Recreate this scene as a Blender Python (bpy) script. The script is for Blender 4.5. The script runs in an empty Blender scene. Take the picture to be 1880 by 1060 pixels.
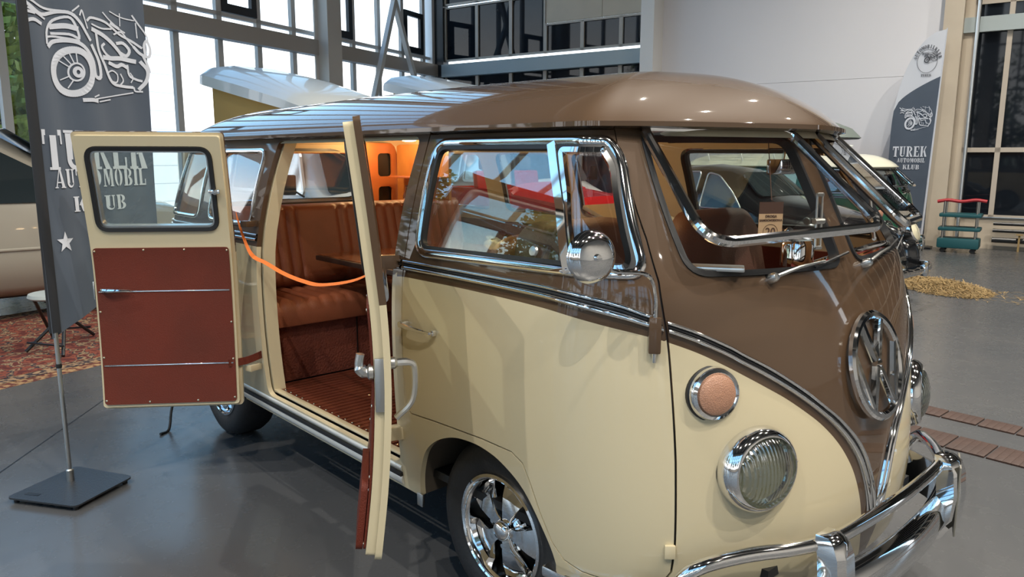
import bpy, bmesh, math, random
from mathutils import Vector, Matrix
from mathutils.geometry import delaunay_2d_cdt
random.seed(7)
SC = bpy.context.scene
COL = SC.collection
PI = math.pi

# ---------------------------------------------------------------- camera
CAM_POS = Vector((1.827, -2.389, 1.574)); YAW, PITCH, ROLL, FPX = -.83625, .16968, .00226, 1406.5
_f = Vector((math.sin(YAW)*math.cos(PITCH), math.cos(YAW)*math.cos(PITCH), -math.sin(PITCH)))
_r = Vector((math.cos(YAW), -math.sin(YAW), 0)); _u = _r.cross(_f)
_R = math.cos(ROLL)*_r + math.sin(ROLL)*_u; _U = -math.sin(ROLL)*_r + math.cos(ROLL)*_u
cd = bpy.data.cameras.new('camera'); cam = bpy.data.objects.new('camera', cd); COL.objects.link(cam)
cam.matrix_world = Matrix(((_R.x, _U.x, -_f.x, CAM_POS.x), (_R.y, _U.y, -_f.y, CAM_POS.y), (_R.z, _U.z, -_f.z, CAM_POS.z), (0, 0, 0, 1)))
cd.sensor_width = 36; cd.lens = 36*FPX/1880; cd.clip_start = .05; cd.clip_end = 300
SC.camera = cam
def at(px, py, p, n):
    """point on the plane (p, n) that the photograph shows at a pixel: used to measure real places"""
    d = _R*((px-940)/FPX) + _U*(-(py-530)/FPX) + _f
    n = Vector(n); t = (Vector(p)-CAM_POS).dot(n)/d.dot(n)
    return CAM_POS + t*d

# ---------------------------------------------------------------- exposure, sky, lamps of the hall
SC.view_settings.view_transform = 'Standard'; SC.view_settings.look = 'None'
SC.view_settings.gamma = 1; SC.view_settings.use_curve_mapping = False
SC.view_settings.exposure = -0.72
SC.cycles.max_bounces = 10; SC.cycles.glossy_bounces = 6; SC.cycles.transparent_max_bounces = 24
SC.cycles.transmission_bounces = 8; SC.cycles.diffuse_bounces = 4
SC.cycles.caustics_reflective = False; SC.cycles.caustics_refractive = False
SC.cycles.sample_clamp_indirect = 6
SC.cycles.use_denoising = True
W = bpy.data.worlds.new('sky'); SC.world = W; W.use_nodes = True
nt = W.node_tree; nt.nodes.clear()
wo = nt.nodes.new('ShaderNodeOutputWorld'); bg = nt.nodes.new('ShaderNodeBackground')
tc = nt.nodes.new('ShaderNodeTexCoord'); sep = nt.nodes.new('ShaderNodeSeparateXYZ'); rp = nt.nodes.new('ShaderNodeValToRGB')
nt.links.new(tc.outputs['Generated'], sep.inputs[0]); nt.links.new(sep.outputs['Z'], rp.inputs[0])
nt.links.new(rp.outputs[0], bg.inputs[0]); nt.links.new(bg.outputs[0], wo.inputs[0])
cr = rp.color_ramp; cr.elements[0].position = 0.0; cr.elements[0].color = (.30, .30, .28, 1)
cr.elements[1].position = .02; cr.elements[1].color = (1, 1, 1, 1)
for p_, c_ in ((.13, (.95, .98, 1, 1)), (.24, (.32, .60, .86, 1)), (.7, (.10, .28, .58, 1))):
    e = cr.elements.new(p_); e.color = c_
SKY = 5.0
bg.inputs[1].default_value = SKY
sl = bpy.data.lights.new('sun', 'SUN'); sl.energy = 9; sl.angle = .01; sl.color = (1, .94, .84)
so = bpy.data.objects.new('sun', sl); COL.objects.link(so); so.rotation_euler = Vector((-.75, -.10, -.66)).to_track_quat('-Z', 'Y').to_euler()

def lamp(name, kind, loc, energy, color=(1, 1, 1), radius=.05, rot=None, **kw):
    l = bpy.data.lights.new(name, kind); l.energy = energy; l.color = color
    if kind in ('POINT', 'SPOT'): l.shadow_soft_size = radius
    for k, v in kw.items(): setattr(l, k, v)
    o = bpy.data.objects.new(name, l); COL.objects.link(o); o.location = loc
    if rot: o.rotation_euler = rot
    return o
# ceiling spotlights of the hall
for i, (x, y) in enumerate([(4.5, -1), (3.6, 3.2), (1.0, 5.2), (-2.2, 4.6), (5.8, 5.5), (2.4, 8.5), (-1.5, 9.0), (7, 0.5), (5.0, -5), (1.2, -7), (-2.5, -6.5), (8.5, -4)]):
    lamp('ceiling_spotlight', 'SPOT', (x, y, 9.6), 2200, (1, .93, .82), .045, spot_size=2.3, spot_blend=.8)

# ---------------------------------------------------------------- materials
def mat(name, color, rough=.5, metal=0., coat=0., bump=None, spec=.5, trans=0., emis=None, estr=0., noise=None, ior=None, sheen=0.):
    m = bpy.data.materials.new(name); m.use_nodes = True; t = m.node_tree; b = t.nodes['Principled BSDF']
    b.inputs['Base Color'].default_value = (*color, 1); b.inputs['Roughness'].default_value = rough
    b.inputs['Metallic'].default_value = metal; b.inputs['Coat Weight'].default_value = coat; b.inputs['Coat Roughness'].default_value = .03
    b.inputs['Specular IOR Level'].default_value = spec; b.inputs['Transmission Weight'].default_value = trans
    b.inputs['Sheen Weight'].default_value = sheen
    if ior: b.inputs['IOR'].default_value = ior
    if emis: b.inputs['Emission Color'].default_value = (*emis, 1); b.inputs['Emission Strength'].default_value = estr
    tcn = t.nodes.new('ShaderNodeTexCoord')
    if noise:  # (scale, amount, color2)
        n = t.nodes.new('ShaderNodeTexNoise'); n.inputs['Scale'].default_value = noise[0]; n.inputs['Detail'].default_value = 5
        t.links.new(tcn.outputs['Object'], n.inputs['Vector'])
        r = t.nodes.new('ShaderNodeValToRGB'); r.color_ramp.elements[0].position = .5-noise[1]; r.color_ramp.elements[1].position = .5+noise[1]
        r.color_ramp.elements[0].color = (*color, 1); r.color_ramp.elements[1].color = (*noise[2], 1)
        t.links.new(n.outputs['Fac'], r.inputs[0]); t.links.new(r.outputs[0], b.inputs['Base Color'])
    if bump:  # (scale, strength)
        n = t.nodes.new('ShaderNodeTexNoise'); n.inputs['Scale'].default_value = bump[0]; n.inputs['Detail'].default_value = 4
        t.links.new(tcn.outputs['Object'], n.inputs['Vector'])
        bp = t.nodes.new('ShaderNodeBump'); bp.inputs['Strength'].default_value = bump[1]; bp.inputs['Distance'].default_value = .01
        t.links.new(n.outputs['Fac'], bp.inputs['Height']); t.links.new(bp.outputs[0], b.inputs['Normal'])
    return m
def glass_mat(name, tint=(1, 1, 1), fac=.09, rough=0.):
    m = bpy.data.materials.new(name); m.use_nodes = True; t = m.node_tree; t.nodes.clear()
    o = t.nodes.new('ShaderNodeOutputMaterial'); mx = t.nodes.new('ShaderNodeMixShader')
    tr = t.nodes.new('ShaderNodeBsdfTransparent'); tr.inputs[0].default_value = (*tint, 1)
    g = t.nodes.new('ShaderNodeBsdfGlossy'); g.inputs['Roughness'].default_value = rough
    fr = t.nodes.new('ShaderNodeLayerWeight'); fr.inputs[0].default_value = .5
    pw = t.nodes.new('ShaderNodeMath'); pw.operation = 'POWER'; pw.inputs[1].default_value = 4.5
    mt = t.nodes.new('ShaderNodeMath'); mt.operation = 'MULTIPLY_ADD'; mt.inputs[1].default_value = 1-fac; mt.inputs[2].default_value = fac; mt.use_clamp = True
    t.links.new(fr.outputs['Facing'], pw.inputs[0]); t.links.new(pw.outputs[0], mt.inputs[0]); t.links.new(mt.outputs[0], mx.inputs[0])
    t.links.new(tr.outputs[0], mx.inputs[1]); t.links.new(g.outputs[0], mx.inputs[2]); t.links.new(mx.outputs[0], o.inputs[0])
    return m
M = {}
M['brown'] = mat('brown_paint', (.080, .047, .026), .5, coat=1, spec=.15)
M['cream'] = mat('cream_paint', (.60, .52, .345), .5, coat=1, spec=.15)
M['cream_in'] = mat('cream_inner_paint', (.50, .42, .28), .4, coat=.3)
M['chrome'] = mat('chrome', (.82, .82, .82), .05, metal=1)
M['alu'] = mat('brushed_aluminium', (.62, .62, .6), .28, metal=1)
M['rubber'] = mat('black_rubber', (.012, .012, .013), .45)
M['tyre'] = mat('tyre_rubber', (.018, .019, .021), .55, bump=(60, .15))
M['black'] = mat('black_metal', (.01, .01, .01), .35)
M['leather'] = mat('brown_leather', (.27, .080, .034), .42, bump=(220, .25), noise=(3, .25, (.17, .05, .024)))
M['door_card'] = mat('red_brown_door_card', (.14, .026, .014), .55, spec=.25, bump=(260, .35), noise=(4, .25, (.105, .024, .014)))
M['seat_dark'] = mat('dark_brown_leather', (.10, .042, .028), .5, bump=(200, .25))
M['wood'] = mat('warm_wood', (.50, .22, .06), .35, coat=.3, noise=(6, .2, (.36, .14, .035)))
M['glass'] = glass_mat('clear_glass')
M['glassdoor'] = glass_mat('door_glass', (.90, .96, .93), .15)
M['white'] = mat('white_paint', (.78, .79, .76), .3, coat=.6)
M['lens'] = mat('frosted_lamp_lens', (.42, .22, .14), .35, spec=.6, bump=(300, .4))
M['lampglass'] = glass_mat('fluted_lamp_glass', (.55, .60, .56), .30, .10)
_t = M['lampglass'].node_tree; _w = _t.nodes.new('ShaderNodeTexWave'); _w.inputs['Scale'].default_value = 28; _w.bands_direction = 'Y'; _w.inputs['Distortion'].default_value = 1.0
_c = _t.nodes.new('ShaderNodeTexCoord'); _b = _t.nodes.new('ShaderNodeBump'); _b.inputs['Strength'].default_value = .8; _b.inputs['Distance'].default_value = .004
_t.links.new(_c.outputs['Object'], _w.inputs[0]); _t.links.new(_w.outputs['Fac'], _b.inputs['Height'])
for _n in _t.nodes:
    if _n.type == 'BSDF_GLOSSY': _t.links.new(_b.outputs[0], _n.inputs['Normal'])
M['orange'] = mat('orange_webbing', (.85, .20, .03), .6, bump=(400, .3))
M['lit'] = mat('lit_diffuser', (1, .9, .7), .5, emis=(1, .80, .5), estr=9)
M['screw'] = mat('brass_screw', (.8, .65, .45), .2, metal=1)

# ---------------------------------------------------------------- mesh helpers
def tag(o, label=None, cat=None, group=None, kind=None):
    if label: o['label'] = label
    if cat: o['category'] = cat
    if group: o['group'] = group
    if kind: o['kind'] = kind
    return o
def thing(name, label, cat, loc=(0, 0, 0), rz=0., group=None):
    o = bpy.data.objects.new(name, None); COL.objects.link(o); o.location = loc; o.rotation_euler = (0, 0, rz)
    o.empty_display_size = .1
    return tag(o, label, cat, group)
def mesh(name, vs, fs, m, parent=None, smooth=True, mi=None, normals=None):
    me = bpy.data.meshes.new(name); me.from_pydata([tuple(v) for v in vs], [], fs)
    for mm in (m if isinstance(m, (list, tuple)) else [m]): me.materials.append(mm)
    if mi: me.polygons.foreach_set('material_index', mi)
    if smooth: me.polygons.foreach_set('use_smooth', [True]*len(me.polygons))
    me.update()
    if normals: me.normals_split_custom_set_from_vertices(normals)
    o = bpy.data.objects.new(name, me); COL.objects.link(o)
    if parent: o.parent = parent
    return o
class G:
    """collects shapes into one mesh"""
    def __init__(s): s.v = []; s.f = []; s.mi = []; s.cur = 0
    def add(s, vs, fs):
        b = len(s.v); s.v += [Vector(v) for v in vs]; s.f += [tuple(b+i for i in f) for f in fs]; s.mi += [s.cur]*len(fs); return s
    def box(s, c, d, rz=0., bev=0., R=None):
        x, y, z = d[0]/2, d[1]/2, d[2]/2
        bm = bmesh.new(); bmesh.ops.create_cube(bm, size=1)
        for v in bm.verts: v.co = Vector((v.co.x*d[0], v.co.y*d[1], v.co.z*d[2]))
        if bev: bmesh.ops.bevel(bm, geom=bm.edges[:], offset=min(bev, min(d)*.45), segments=2, affect='EDGES', profile=.6)
        Rm = R if R is not None else Matrix.Rotation(rz, 3, 'Z')
        bm.verts.index_update()
        s.add([Rm @ v.co + Vector(c) for v in bm.verts], [[v.index for v in f.verts] for f in bm.faces]); bm.free(); return s
    def tube(s, pts, r, n=8, closed=False, cap=True, flat=None, up=None):
        pts = [Vector(p) for p in pts]; N = len(pts); rs = r if isinstance(r, (list, tuple)) else [r]*N
        T = []
        for i in range(N):
            a = pts[i-1] if (i > 0 or closed) else pts[i]; b = pts[(i+1) % N] if (i < N-1 or closed) else pts[i]
            T.append((b-a).normalized() if (b-a).length > 1e-9 else Vector((0, 0, 1)))
        ref = Vector(up) if up else (Vector((0, 0, 1)) if abs(T[0].z) < .9 else Vector((1, 0, 0)))
        nn = (ref - T[0]*ref.dot(T[0])).normalized(); vs = []
        for i in range(N):
            nn = (nn - T[i]*nn.dot(T[i])); nn = nn.normalized() if nn.length > 1e-6 else T[i].orthogonal().normalized()
            b = T[i].cross(nn)
            for k in range(n):
                a = 2*PI*k/n; vs.append(pts[i] + (nn*math.cos(a)*(flat or 1) + b*math.sin(a))*rs[i])
        fs = []
        for i in range(N if closed else N-1):
            j = (i+1) % N
            for k in range(n): fs.append((i*n+k, i*n+(k+1) % n, j*n+(k+1) % n, j*n+k))
        if cap and not closed: fs += [tuple(range(n))[::-1], tuple((N-1)*n+k for k in range(n))]
        return s.add(vs, fs)
    def lathe(s, prof, c, axis=(0, 0, 1), n=32, xdir=None):
        """prof: (radius, height along axis)"""
        ax = Vector(axis).normalized(); x = (Vector(xdir) if xdir else ax.orthogonal()).normalized(); y = ax.cross(x); c = Vector(c)
        vs = []; fs = []
        for (r, h) in prof:
            for k in range(n):
                a = 2*PI*k/n; vs.append(c + ax*h + (x*math.cos(a)+y*math.sin(a))*max(r, 1e-5))
        for i in range(len(prof)-1):
            for k in range(n): fs.append((i*n+k, i*n+(k+1) % n, (i+1)*n+(k+1) % n, (i+1)*n+k))
        return s.add(vs, fs)
    def prism(s, poly, o, ux, uy, depth):
        """flat polygon (2d) at origin o spanned by ux, uy, extruded by depth along ux x uy"""
        o, ux, uy = Vector(o), Vector(ux), Vector(uy); nrm = ux.cross(uy).normalized()*depth; n = len(poly)
        a = [o+ux*p[0]+uy*p[1] for p in poly]
        return s.add(a+[p+nrm for p in a], [tuple(range(n))[::-1], tuple(range(n, 2*n))]+[(i, (i+1) % n, n+(i+1) % n, n+i) for i in range(n)])
    def build(s, name, m, parent=None, smooth=None, ang=35):
        o = mesh(name, s.v, s.f, m, parent, False, s.mi)
        me = o.data; bm = bmesh.new(); bm.from_mesh(me); bmesh.ops.recalc_face_normals(bm, faces=bm.faces[:]); bm.to_mesh(me); bm.free()
        if smooth is not False:
            me.polygons.foreach_set('use_smooth', [True]*len(me.polygons)); me.set_sharp_from_angle(angle=math.radians(ang))
        return o
def rpoly(pts, r, n=6):
    """round the corners of a 2d polygon; r one value or one per corner"""
    out = []; N = len(pts); rr = r if isinstance(r, (list, tuple)) else [r]*N
    for i in range(N):
        p = Vector(pts[i]); a = Vector(pts[i-1]); b = Vector(pts[(i+1) % N]); q = rr[i]
        if q <= 0: out.append(tuple(p)); continue
        da = (a-p); db = (b-p); q1 = min(q, da.length*.49, db.length*.49)
        A = p+da.normalized()*q1; B = p+db.normalized()*q1
        for k in range(n+1):
            t = k/n; out.append(tuple(A*(1-t)**2 + p*2*t*(1-t) + B*t*t))
    return out
def dens(pts, step, closed=True):
    out = []; N = len(pts)
    for i in range(N if closed else N-1):
        a = Vector(pts[i]); b = Vector(pts[(i+1) % N]); k = max(1, int(math.ceil((b-a).length/step)))
        out += [tuple(a.lerp(b, j/k)) for j in range(k)]
    if not closed: out.append(tuple(pts[-1]))
    return out
def crom(pts, n=6):
    """smooth open curve through points"""
    P = [Vector(p) for p in pts]; out = []
    for i in range(len(P)-1):
        p0 = P[i-1] if i else P[0]*2-P[1]; p3 = P[i+2] if i+2 < len(P) else P[-1]*2-P[-2]
        for k in range(n):
            t = k/n; out.append(.5*((2*P[i])+(P[i+1]-p0)*t+(2*p0-5*P[i]+4*P[i+1]-p3)*t*t+(3*P[i]-p0-3*P[i+1]+p3)*t**3))
    out.append(P[-1]); return out
def inside(p, poly):
    x, y = p; c = False; n = len(poly); j = n-1
    for i in range(n):
        xi, yi = poly[i][0], poly[i][1]; xj, yj = poly[j][0], poly[j][1]
        if (yi > y) != (yj > y) and x < (xj-xi)*(y-yi)/(yj-yi)+xi: c = not c
        j = i
    return c
def tri2d(outline, holes, cuts=(), sx=.03, sy=.03):
    V = []; E = []; seen = set()
    def ring(p, closed):
        b = len(V)
        for q in p: V.append(Vector((q[0], q[1]))); seen.add((round(q[0]/.01), round(q[1]/.01)))
        for i in range(len(p)-(0 if closed else 1)): E.append((b+i, b+(i+1) % len(p)))
    ring(outline, True)
    for h in holes: ring(h, True)
    for c in cuts: ring(c, False)
    xs = [p[0] for p in outline]; ys = [p[1] for p in outline]
    x0, x1, y0, y1 = min(xs), max(xs), min(ys), max(ys)
    nx = max(1, int((x1-x0)/sx)); ny = max(1, int((y1-y0)/sy))
    for i in range(1, nx):
        for j in range(1, ny):
            q = (x0+(x1-x0)*i/nx, y0+(y1-y0)*j/ny); kx, ky = round(q[0]/.01), round(q[1]/.01)
            if any((kx+a, ky+b) in seen for a in (-1, 0, 1) for b in (-1, 0, 1)): continue
            V.append(Vector(q))
    r = delaunay_2d_cdt(V, E, [], 0, 1e-5)
    v, f = r[0], r[2]; keep = []
    for t in f:
        c = ((v[t[0]].x+v[t[1]].x+v[t[2]].x)/3, (v[t[0]].y+v[t[1]].y+v[t[2]].y)/3)
        if inside(c, outline) and not any(inside(c, h) for h in holes):
            a, b, d = v[t[0]], v[t[1]], v[t[2]]
            keep.append(tuple(t) if (b-a).cross(d-a) > 0 else tuple(t)[::-1])
    return [(p.x, p.y) for p in v], keep
def panel(name, outline, holes, mats, F, NF, parent=None, cuts=(), mfn=None, thick=.02, off=0., sx=.03, sy=.03, flip=False, inner=None):
    """sheet-metal panel: a 2d region with holes laid on the surface F, given thickness inwards and closed edges"""
    p2, tr = tri2d(outline, holes, cuts, sx, sy); used = sorted({i for t in tr for i in t}); ix = {k: i for i, k in enumerate(used)}
    tr = [tuple(ix[i] for i in t) for t in tr]; p2 = [p2[i] for i in used]; n = len(p2)
    P = [Vector(F(*q)) for q in p2]; Nn = [Vector(NF(*q)) for q in p2]
    a, b, c = tr[0]
    s = 1 if (P[b]-P[a]).cross(P[c]-P[a]).dot(Nn[a]) > 0 else -1
    vs = [p+q*off for p, q in zip(P, Nn)]; nr = [q.copy() for q in Nn]
    vs += [p+q*(off-thick) for p, q in zip(P, Nn)]; nr += [-q for q in Nn]
    fs = [t if s > 0 else t[::-1] for t in tr]; mi = [mfn((p2[t[0]][0]+p2[t[1]][0]+p2[t[2]][0])/3, (p2[t[0]][1]+p2[t[1]][1]+p2[t[2]][1])/3) if mfn else 0 for t in tr]
    ii = (len(mats)-1) if inner is None else inner
    fs += [tuple(n+i for i in t)[::-1] for t in fs[:]]; mi += [ii]*len(tr)
    cnt = {}
    for k, t in enumerate(fs[:len(tr)]):
        for i in range(3):
            e = (t[i], t[(i+1) % 3]); cnt[e] = mi[k]
    bnd = [(e, m_) for e, m_ in cnt.items() if (e[1], e[0]) not in cnt]
    acc = {}; rim = {}
    for (i, j), m_ in bnd:
        q = (P[j]-P[i]).cross(Nn[i]); q = q.normalized() if q.length > 1e-9 else Nn[i]
        for k in (i, j): acc[k] = acc.get(k, Vector())+q
    for k, q in acc.items():
        rim[k] = len(vs); vs += [vs[k], vs[n+k]]; q = q.normalized() if q.length > 1e-9 else Nn[k]; nr += [q, q]
    for (i, j), m_ in bnd: fs.append((rim[j], rim[i], rim[i]+1, rim[j]+1)); mi.append(m_)
    return mesh(name, vs, fs, mats, parent, True, mi, nr)
def sweep(name, path, prof, F, NF, m, parent=None, closed=False, off=0., g=None):
    """run a flat profile [(across, out)] along a 2d path laid on surface F"""
    P = [Vector(F(*q)) for q in path]; N = [Vector(NF(*q)) for q in path]; L = len(P); k = len(prof); vs = []; fs = []
    for i in range(L):
        a = P[i-1] if (i or closed) else P[i]; b = P[(i+1) % L] if (i < L-1 or closed) else P[i]
        t = (b-a).normalized(); c = N[i].cross(t).normalized()
        vs += [P[i]+c*x+N[i]*(y+off) for x, y in prof]
    for i in range(L if closed else L-1):
        j = (i+1) % L
        for q in range(k): fs.append((i*k+q, i*k+(q+1) % k, j*k+(q+1) % k, j*k+q))
    if not closed: fs += [tuple(range(k))[::-1], tuple((L-1)*k+q for q in range(k))]
    if g is not None: g.add(vs, fs); return g
    return G().add(vs, fs).build(name, m, parent, ang=50)
def half_round(w, h, n=6, x0=0.):
    return [(x0+w/2*math.cos(PI*k/n), h*math.sin(PI*k/n)) for k in range(n+1)]
def copy_tree(o, parent=None, matmap=None):
    c = o.copy(); COL.objects.link(c); c.parent = parent
    if matmap and c.type == 'MESH':
        c.data = o.data.copy()
        for i, m_ in enumerate(c.data.materials): c.data.materials[i] = matmap.get(m_.name, m_)
    for ch in list(o.children): copy_tree(ch, c, matmap)
    return c
# ================================================================ the hall
C0 = Vector((-14.95, 9.99, 0)); TF, TL_ = math.radians(13), math.radians(22)
DF_ = Vector((math.cos(TF), math.sin(TF), 0)); NF_ = Vector((-math.sin(TF), math.cos(TF), 0))   # far wall: along, outward
DL_ = Vector((math.sin(TL_), -math.cos(TL_), 0)); NL_ = Vector((-math.cos(TL_), -math.sin(TL_), 0))  # window wall: along, outward
ZC = 10.0
def wbox(g, D, N, t0, t1, z0, z1, n0, n1):
    """box in wall coordinates: along t, height z, outward n"""
    a = [C0+D*t+N*n+Vector((0, 0, z)) for t in (t0, t1) for n in (n0, n1) for z in (z0, z1)]
    g.add(a, [(0, 1, 3, 2), (4, 6, 7, 5), (0, 4, 5, 1), (2, 3, 7, 6), (0, 2, 6, 4), (1, 5, 7, 3)])
M['col'] = mat('painted_steel_column', (.75, .70, .64), .5)
M['colw'] = mat('off_white_column', (.80, .78, .75), .55)
M['colwarm'] = mat('beige_column', (.60, .52, .41), .6, noise=(2, .3, (.50, .43, .34)))
M['beam'] = mat('grey_steel_beam', (.52, .46, .40), .5)
M['beamblue'] = mat('blue_grey_beam', (.40, .46, .47), .5)
M['mull'] = mat('grey_aluminium_mullion', (.75, .72, .68), .45)
M['darkframe'] = mat('dark_window_frame', (.02, .025, .03), .4)
M['bframe'] = mat('beige_window_frame', (.50, .44, .37), .5)
M['plaster'] = mat('white_plaster', (.80, .79, .82), .8, bump=(30, .05), noise=(.7, .4, (.75, .745, .785)))
M['ceil'] = mat('dark_ceiling', (.07, .07, .07), .8)
M['board'] = mat('beige_board', (.62, .53, .41), .7, noise=(3, .3, (.56, .48, .37)))
M['winglass'] = glass_mat('window_glass', (1, 1, 1), .06)
M['darkglass'] = mat('dark_glazing', (.006, .008, .012), .03, spec=.3, noise=(1.2, .2, (.012, .016, .022)))
# floor: smooth grey cast floor with wide soft patches and joints
fm = bpy.data.materials.new('grey_cast_floor'); fm.use_nodes = True; t = fm.node_tree; b = t.nodes['Principled BSDF']
tcn = t.nodes.new('ShaderNodeTexCoord'); n1 = t.nodes.new('ShaderNodeTexNoise'); n1.inputs['Scale'].default_value = .9; n1.inputs['Detail'].default_value = 6
n2 = t.nodes.new('ShaderNodeTexNoise'); n2.inputs['Scale'].default_value = 9; n2.inputs['Detail'].default_value = 6
r1 = t.nodes.new('ShaderNodeValToRGB'); r1.color_ramp.elements[0].position = .3; r1.color_ramp.elements[1].position = .7
r1.color_ramp.elements[0].color = (.072, .076, .082, 1); r1.color_ramp.elements[1].color = (.092, .093, .095, 1)
r2 = t.nodes.new('ShaderNodeMapRange'); r2.inputs['From Min'].default_value = .3; r2.inputs['From Max'].default_value = .7; r2.inputs['To Min'].default_value = .24; r2.inputs['To Max'].default_value = .29
bp = t.nodes.new('ShaderNodeBump'); bp.inputs['Strength'].default_value = .01; bp.inputs['Distance'].default_value = .003
t.links.new(tcn.outputs['Object'], n1.inputs[0]); t.links.new(tcn.outputs['Object'], n2.inputs[0]); t.links.new(n1.outputs['Fac'], r1.inputs[0])
t.links.new(r1.outputs[0], b.inputs['Base Color']); t.links.new(n2.outputs['Fac'], r2.inputs[0]); t.links.new(r2.outputs[0], b.inputs['Roughness'])
t.links.new(n2.outputs['Fac'], bp.inputs['Height']); t.links.new(bp.outputs[0], b.inputs['Normal'])
P1 = C0 + DL_*26; P2 = C0+DF_*26; P3 = Vector((12.5, -11, 0))
fl = G().add([(C0.x-1, C0.y+1, 0), (P1.x-1, P1.y-1, 0), (P3.x+1, P3.y-1, 0), (P2.x+1, P2.y+1, 0), (C0.x-1, C0.y+1, -.2), (P1.x-1, P1.y-1, -.2), (P3.x+1, P3.y-1, -.2), (P2.x+1, P2.y+1, -.2)],
        [(0, 1, 2, 3), (7, 6, 5, 4), (0, 4, 5, 1), (1, 5, 6, 2), (2, 6, 7, 3), (3, 7, 4, 0)])
tag(fl.build('floor', fm, smooth=False), kind='structure')
cl = G().add([(p.x, p.y, z) for z in (ZC, ZC+.2) for p in (C0, P1, P3, P2)], [(3, 2, 1, 0), (4, 5, 6, 7), (0, 1, 5, 4), (1, 2, 6, 5), (2, 3, 7, 6), (3, 0, 4, 7)])
tag(cl.build('ceiling', M['ceil'], smooth=False), kind='structure')
# joints in the floor
g = G()
for a, b_ in (((-7.5, 1.9), (-2.1, -2.25)), ((-2.1, -2.25), (3, -6.1))):
    d = (Vector(b_)-Vector(a)).normalized(); n_ = Vector((-d.y, d.x))*.004
    g.add([(a[0]+n_.x, a[1]+n_.y, .0012), (a[0]-n_.x, a[1]-n_.y, .0012), (b_[0]-n_.x, b_[1]-n_.y, .0012), (b_[0]+n_.x, b_[1]+n_.y, .0012)], [(0, 1, 2, 3)])
tag(g.build('trim_1', M['black'], smooth=False), kind='structure')

def wall_window(name, D, N, t0, t1, z0, z1, mg, fmat, fr=.05, depth=.10, pane=None):
    g = G()
    wbox(g, D, N, t0, t1, z0, z0+fr, -depth/2, depth/2); wbox(g, D, N, t0, t1, z1-fr, z1, -depth/2, depth/2)
    wbox(g, D, N, t0, t0+fr, z0, z1, -depth/2, depth/2); wbox(g, D, N, t1-fr, t1, z0, z1, -depth/2, depth/2)
    w = tag(g.build(name, fmat, smooth=False), kind='structure')
    p = G(); wbox(p, D, N, t0+fr, t1-fr, z0+fr, z1-fr, -.004, .004); p.build('pane', mg, w, smooth=False)
    return w
wn = 0
# --- window wall (left)
g = G(); wbox(g, DL_, NL_, -.2, 26, 3.63, 3.93, -.22, .0)
tag(g.build('trim_2', M['beam'], smooth=False), kind='structure')
g = G(); wbox(g, DL_, NL_, -.2, 26, 0, .35, -.06, .15); wbox(g, DL_, NL_, -.2, 26, 9.6, ZC, -.06, .15)
for k in range(26):
    t0 = .5+.965*k
    if t0 > 25.6: break
    wbox(g, DL_, NL_, t0-.06, t0+.06, .3, 9.7, -.02, .06)
wbox(g, DL_, NL_, -.2, 26, 4.05, 4.12, -.02, .08)
tag(g.build('wall_left', M['mull'], smooth=False), kind='structure')
for k in range(25):
    t0 = .5+.965*k+.06
    if t0 > 25: break
    wn += 1
    p = G(); wbox(p, DL_, NL_, t0, t0+.845, .35, 4.05, .045, .053); wbox(p, DL_, NL_, t0, t0+.845, 4.12, 9.6, .045, .053)
    w = tag(p.build('window_%d' % wn, M['winglass'], smooth=False), kind='structure')
    if k in (0, 3, 6, 9, 12, 15):
        q = G()
        for a in ((t0, t0+.845, 4.13, 4.28), (t0, t0+.845, 5.0, 5.12), (t0, t0+.13, 4.28, 5.0), (t0+.715, t0+.845, 4.28, 5.0)): wbox(q, DL_, NL_, *a, -.05, .03)
        q.build('opening_frame', M['darkframe'], w, smooth=False)
for i, t0 in enumerate((4.69, 10.4, 16.2, 22)):
    g = G(); wbox(g, DL_, NL_, t0-.14, t0+.14, 0, ZC, -.5, -.17); wbox(g, DL_, NL_, t0-.22, t0+.22, 0, ZC, -.53, -.50)
    wbox(g, DL_, NL_, t0-.22, t0+.22, 0, ZC, -.2, -.17)
    tag(g.build('trim_%d' % (3+i), M['col'], smooth=False), kind='structure')
g = G()
for (ta, za, tb, zb) in ((3.3, 2.6, 2.3, 5.15), (1.25, 2.9, 2.35, 5.2), (2.3, 5.15, 3.4, 8.0), (2.35, 5.15, 1.3, 8.0)):
    A = C0+DL_*ta-NL_*.38+Vector((0, 0, za)); B = C0+DL_*tb-NL_*.38+Vector((0, 0, zb))
    d = (B-A); L = d.length; Rm = d.to_track_quat('Z', 'Y').to_matrix(); g.box((A+B)/2, (.11, .11, L), R=Rm)
for za, ta in ((0, 4.25), (0, .1)):
    A = C0+DL_*ta-NL_*.38; B = C0+DL_*(3.3 if ta > 1 else 1.25)-NL_*.38+Vector((0, 0, 2.7)); d = B-A
    g.box((A+B)/2, (.11, .11, d.length), R=d.to_track_quat('Z', 'Y').to_matrix())
tag(g.build('trim_7', M['colw'], smooth=False), kind='structure')
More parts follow.
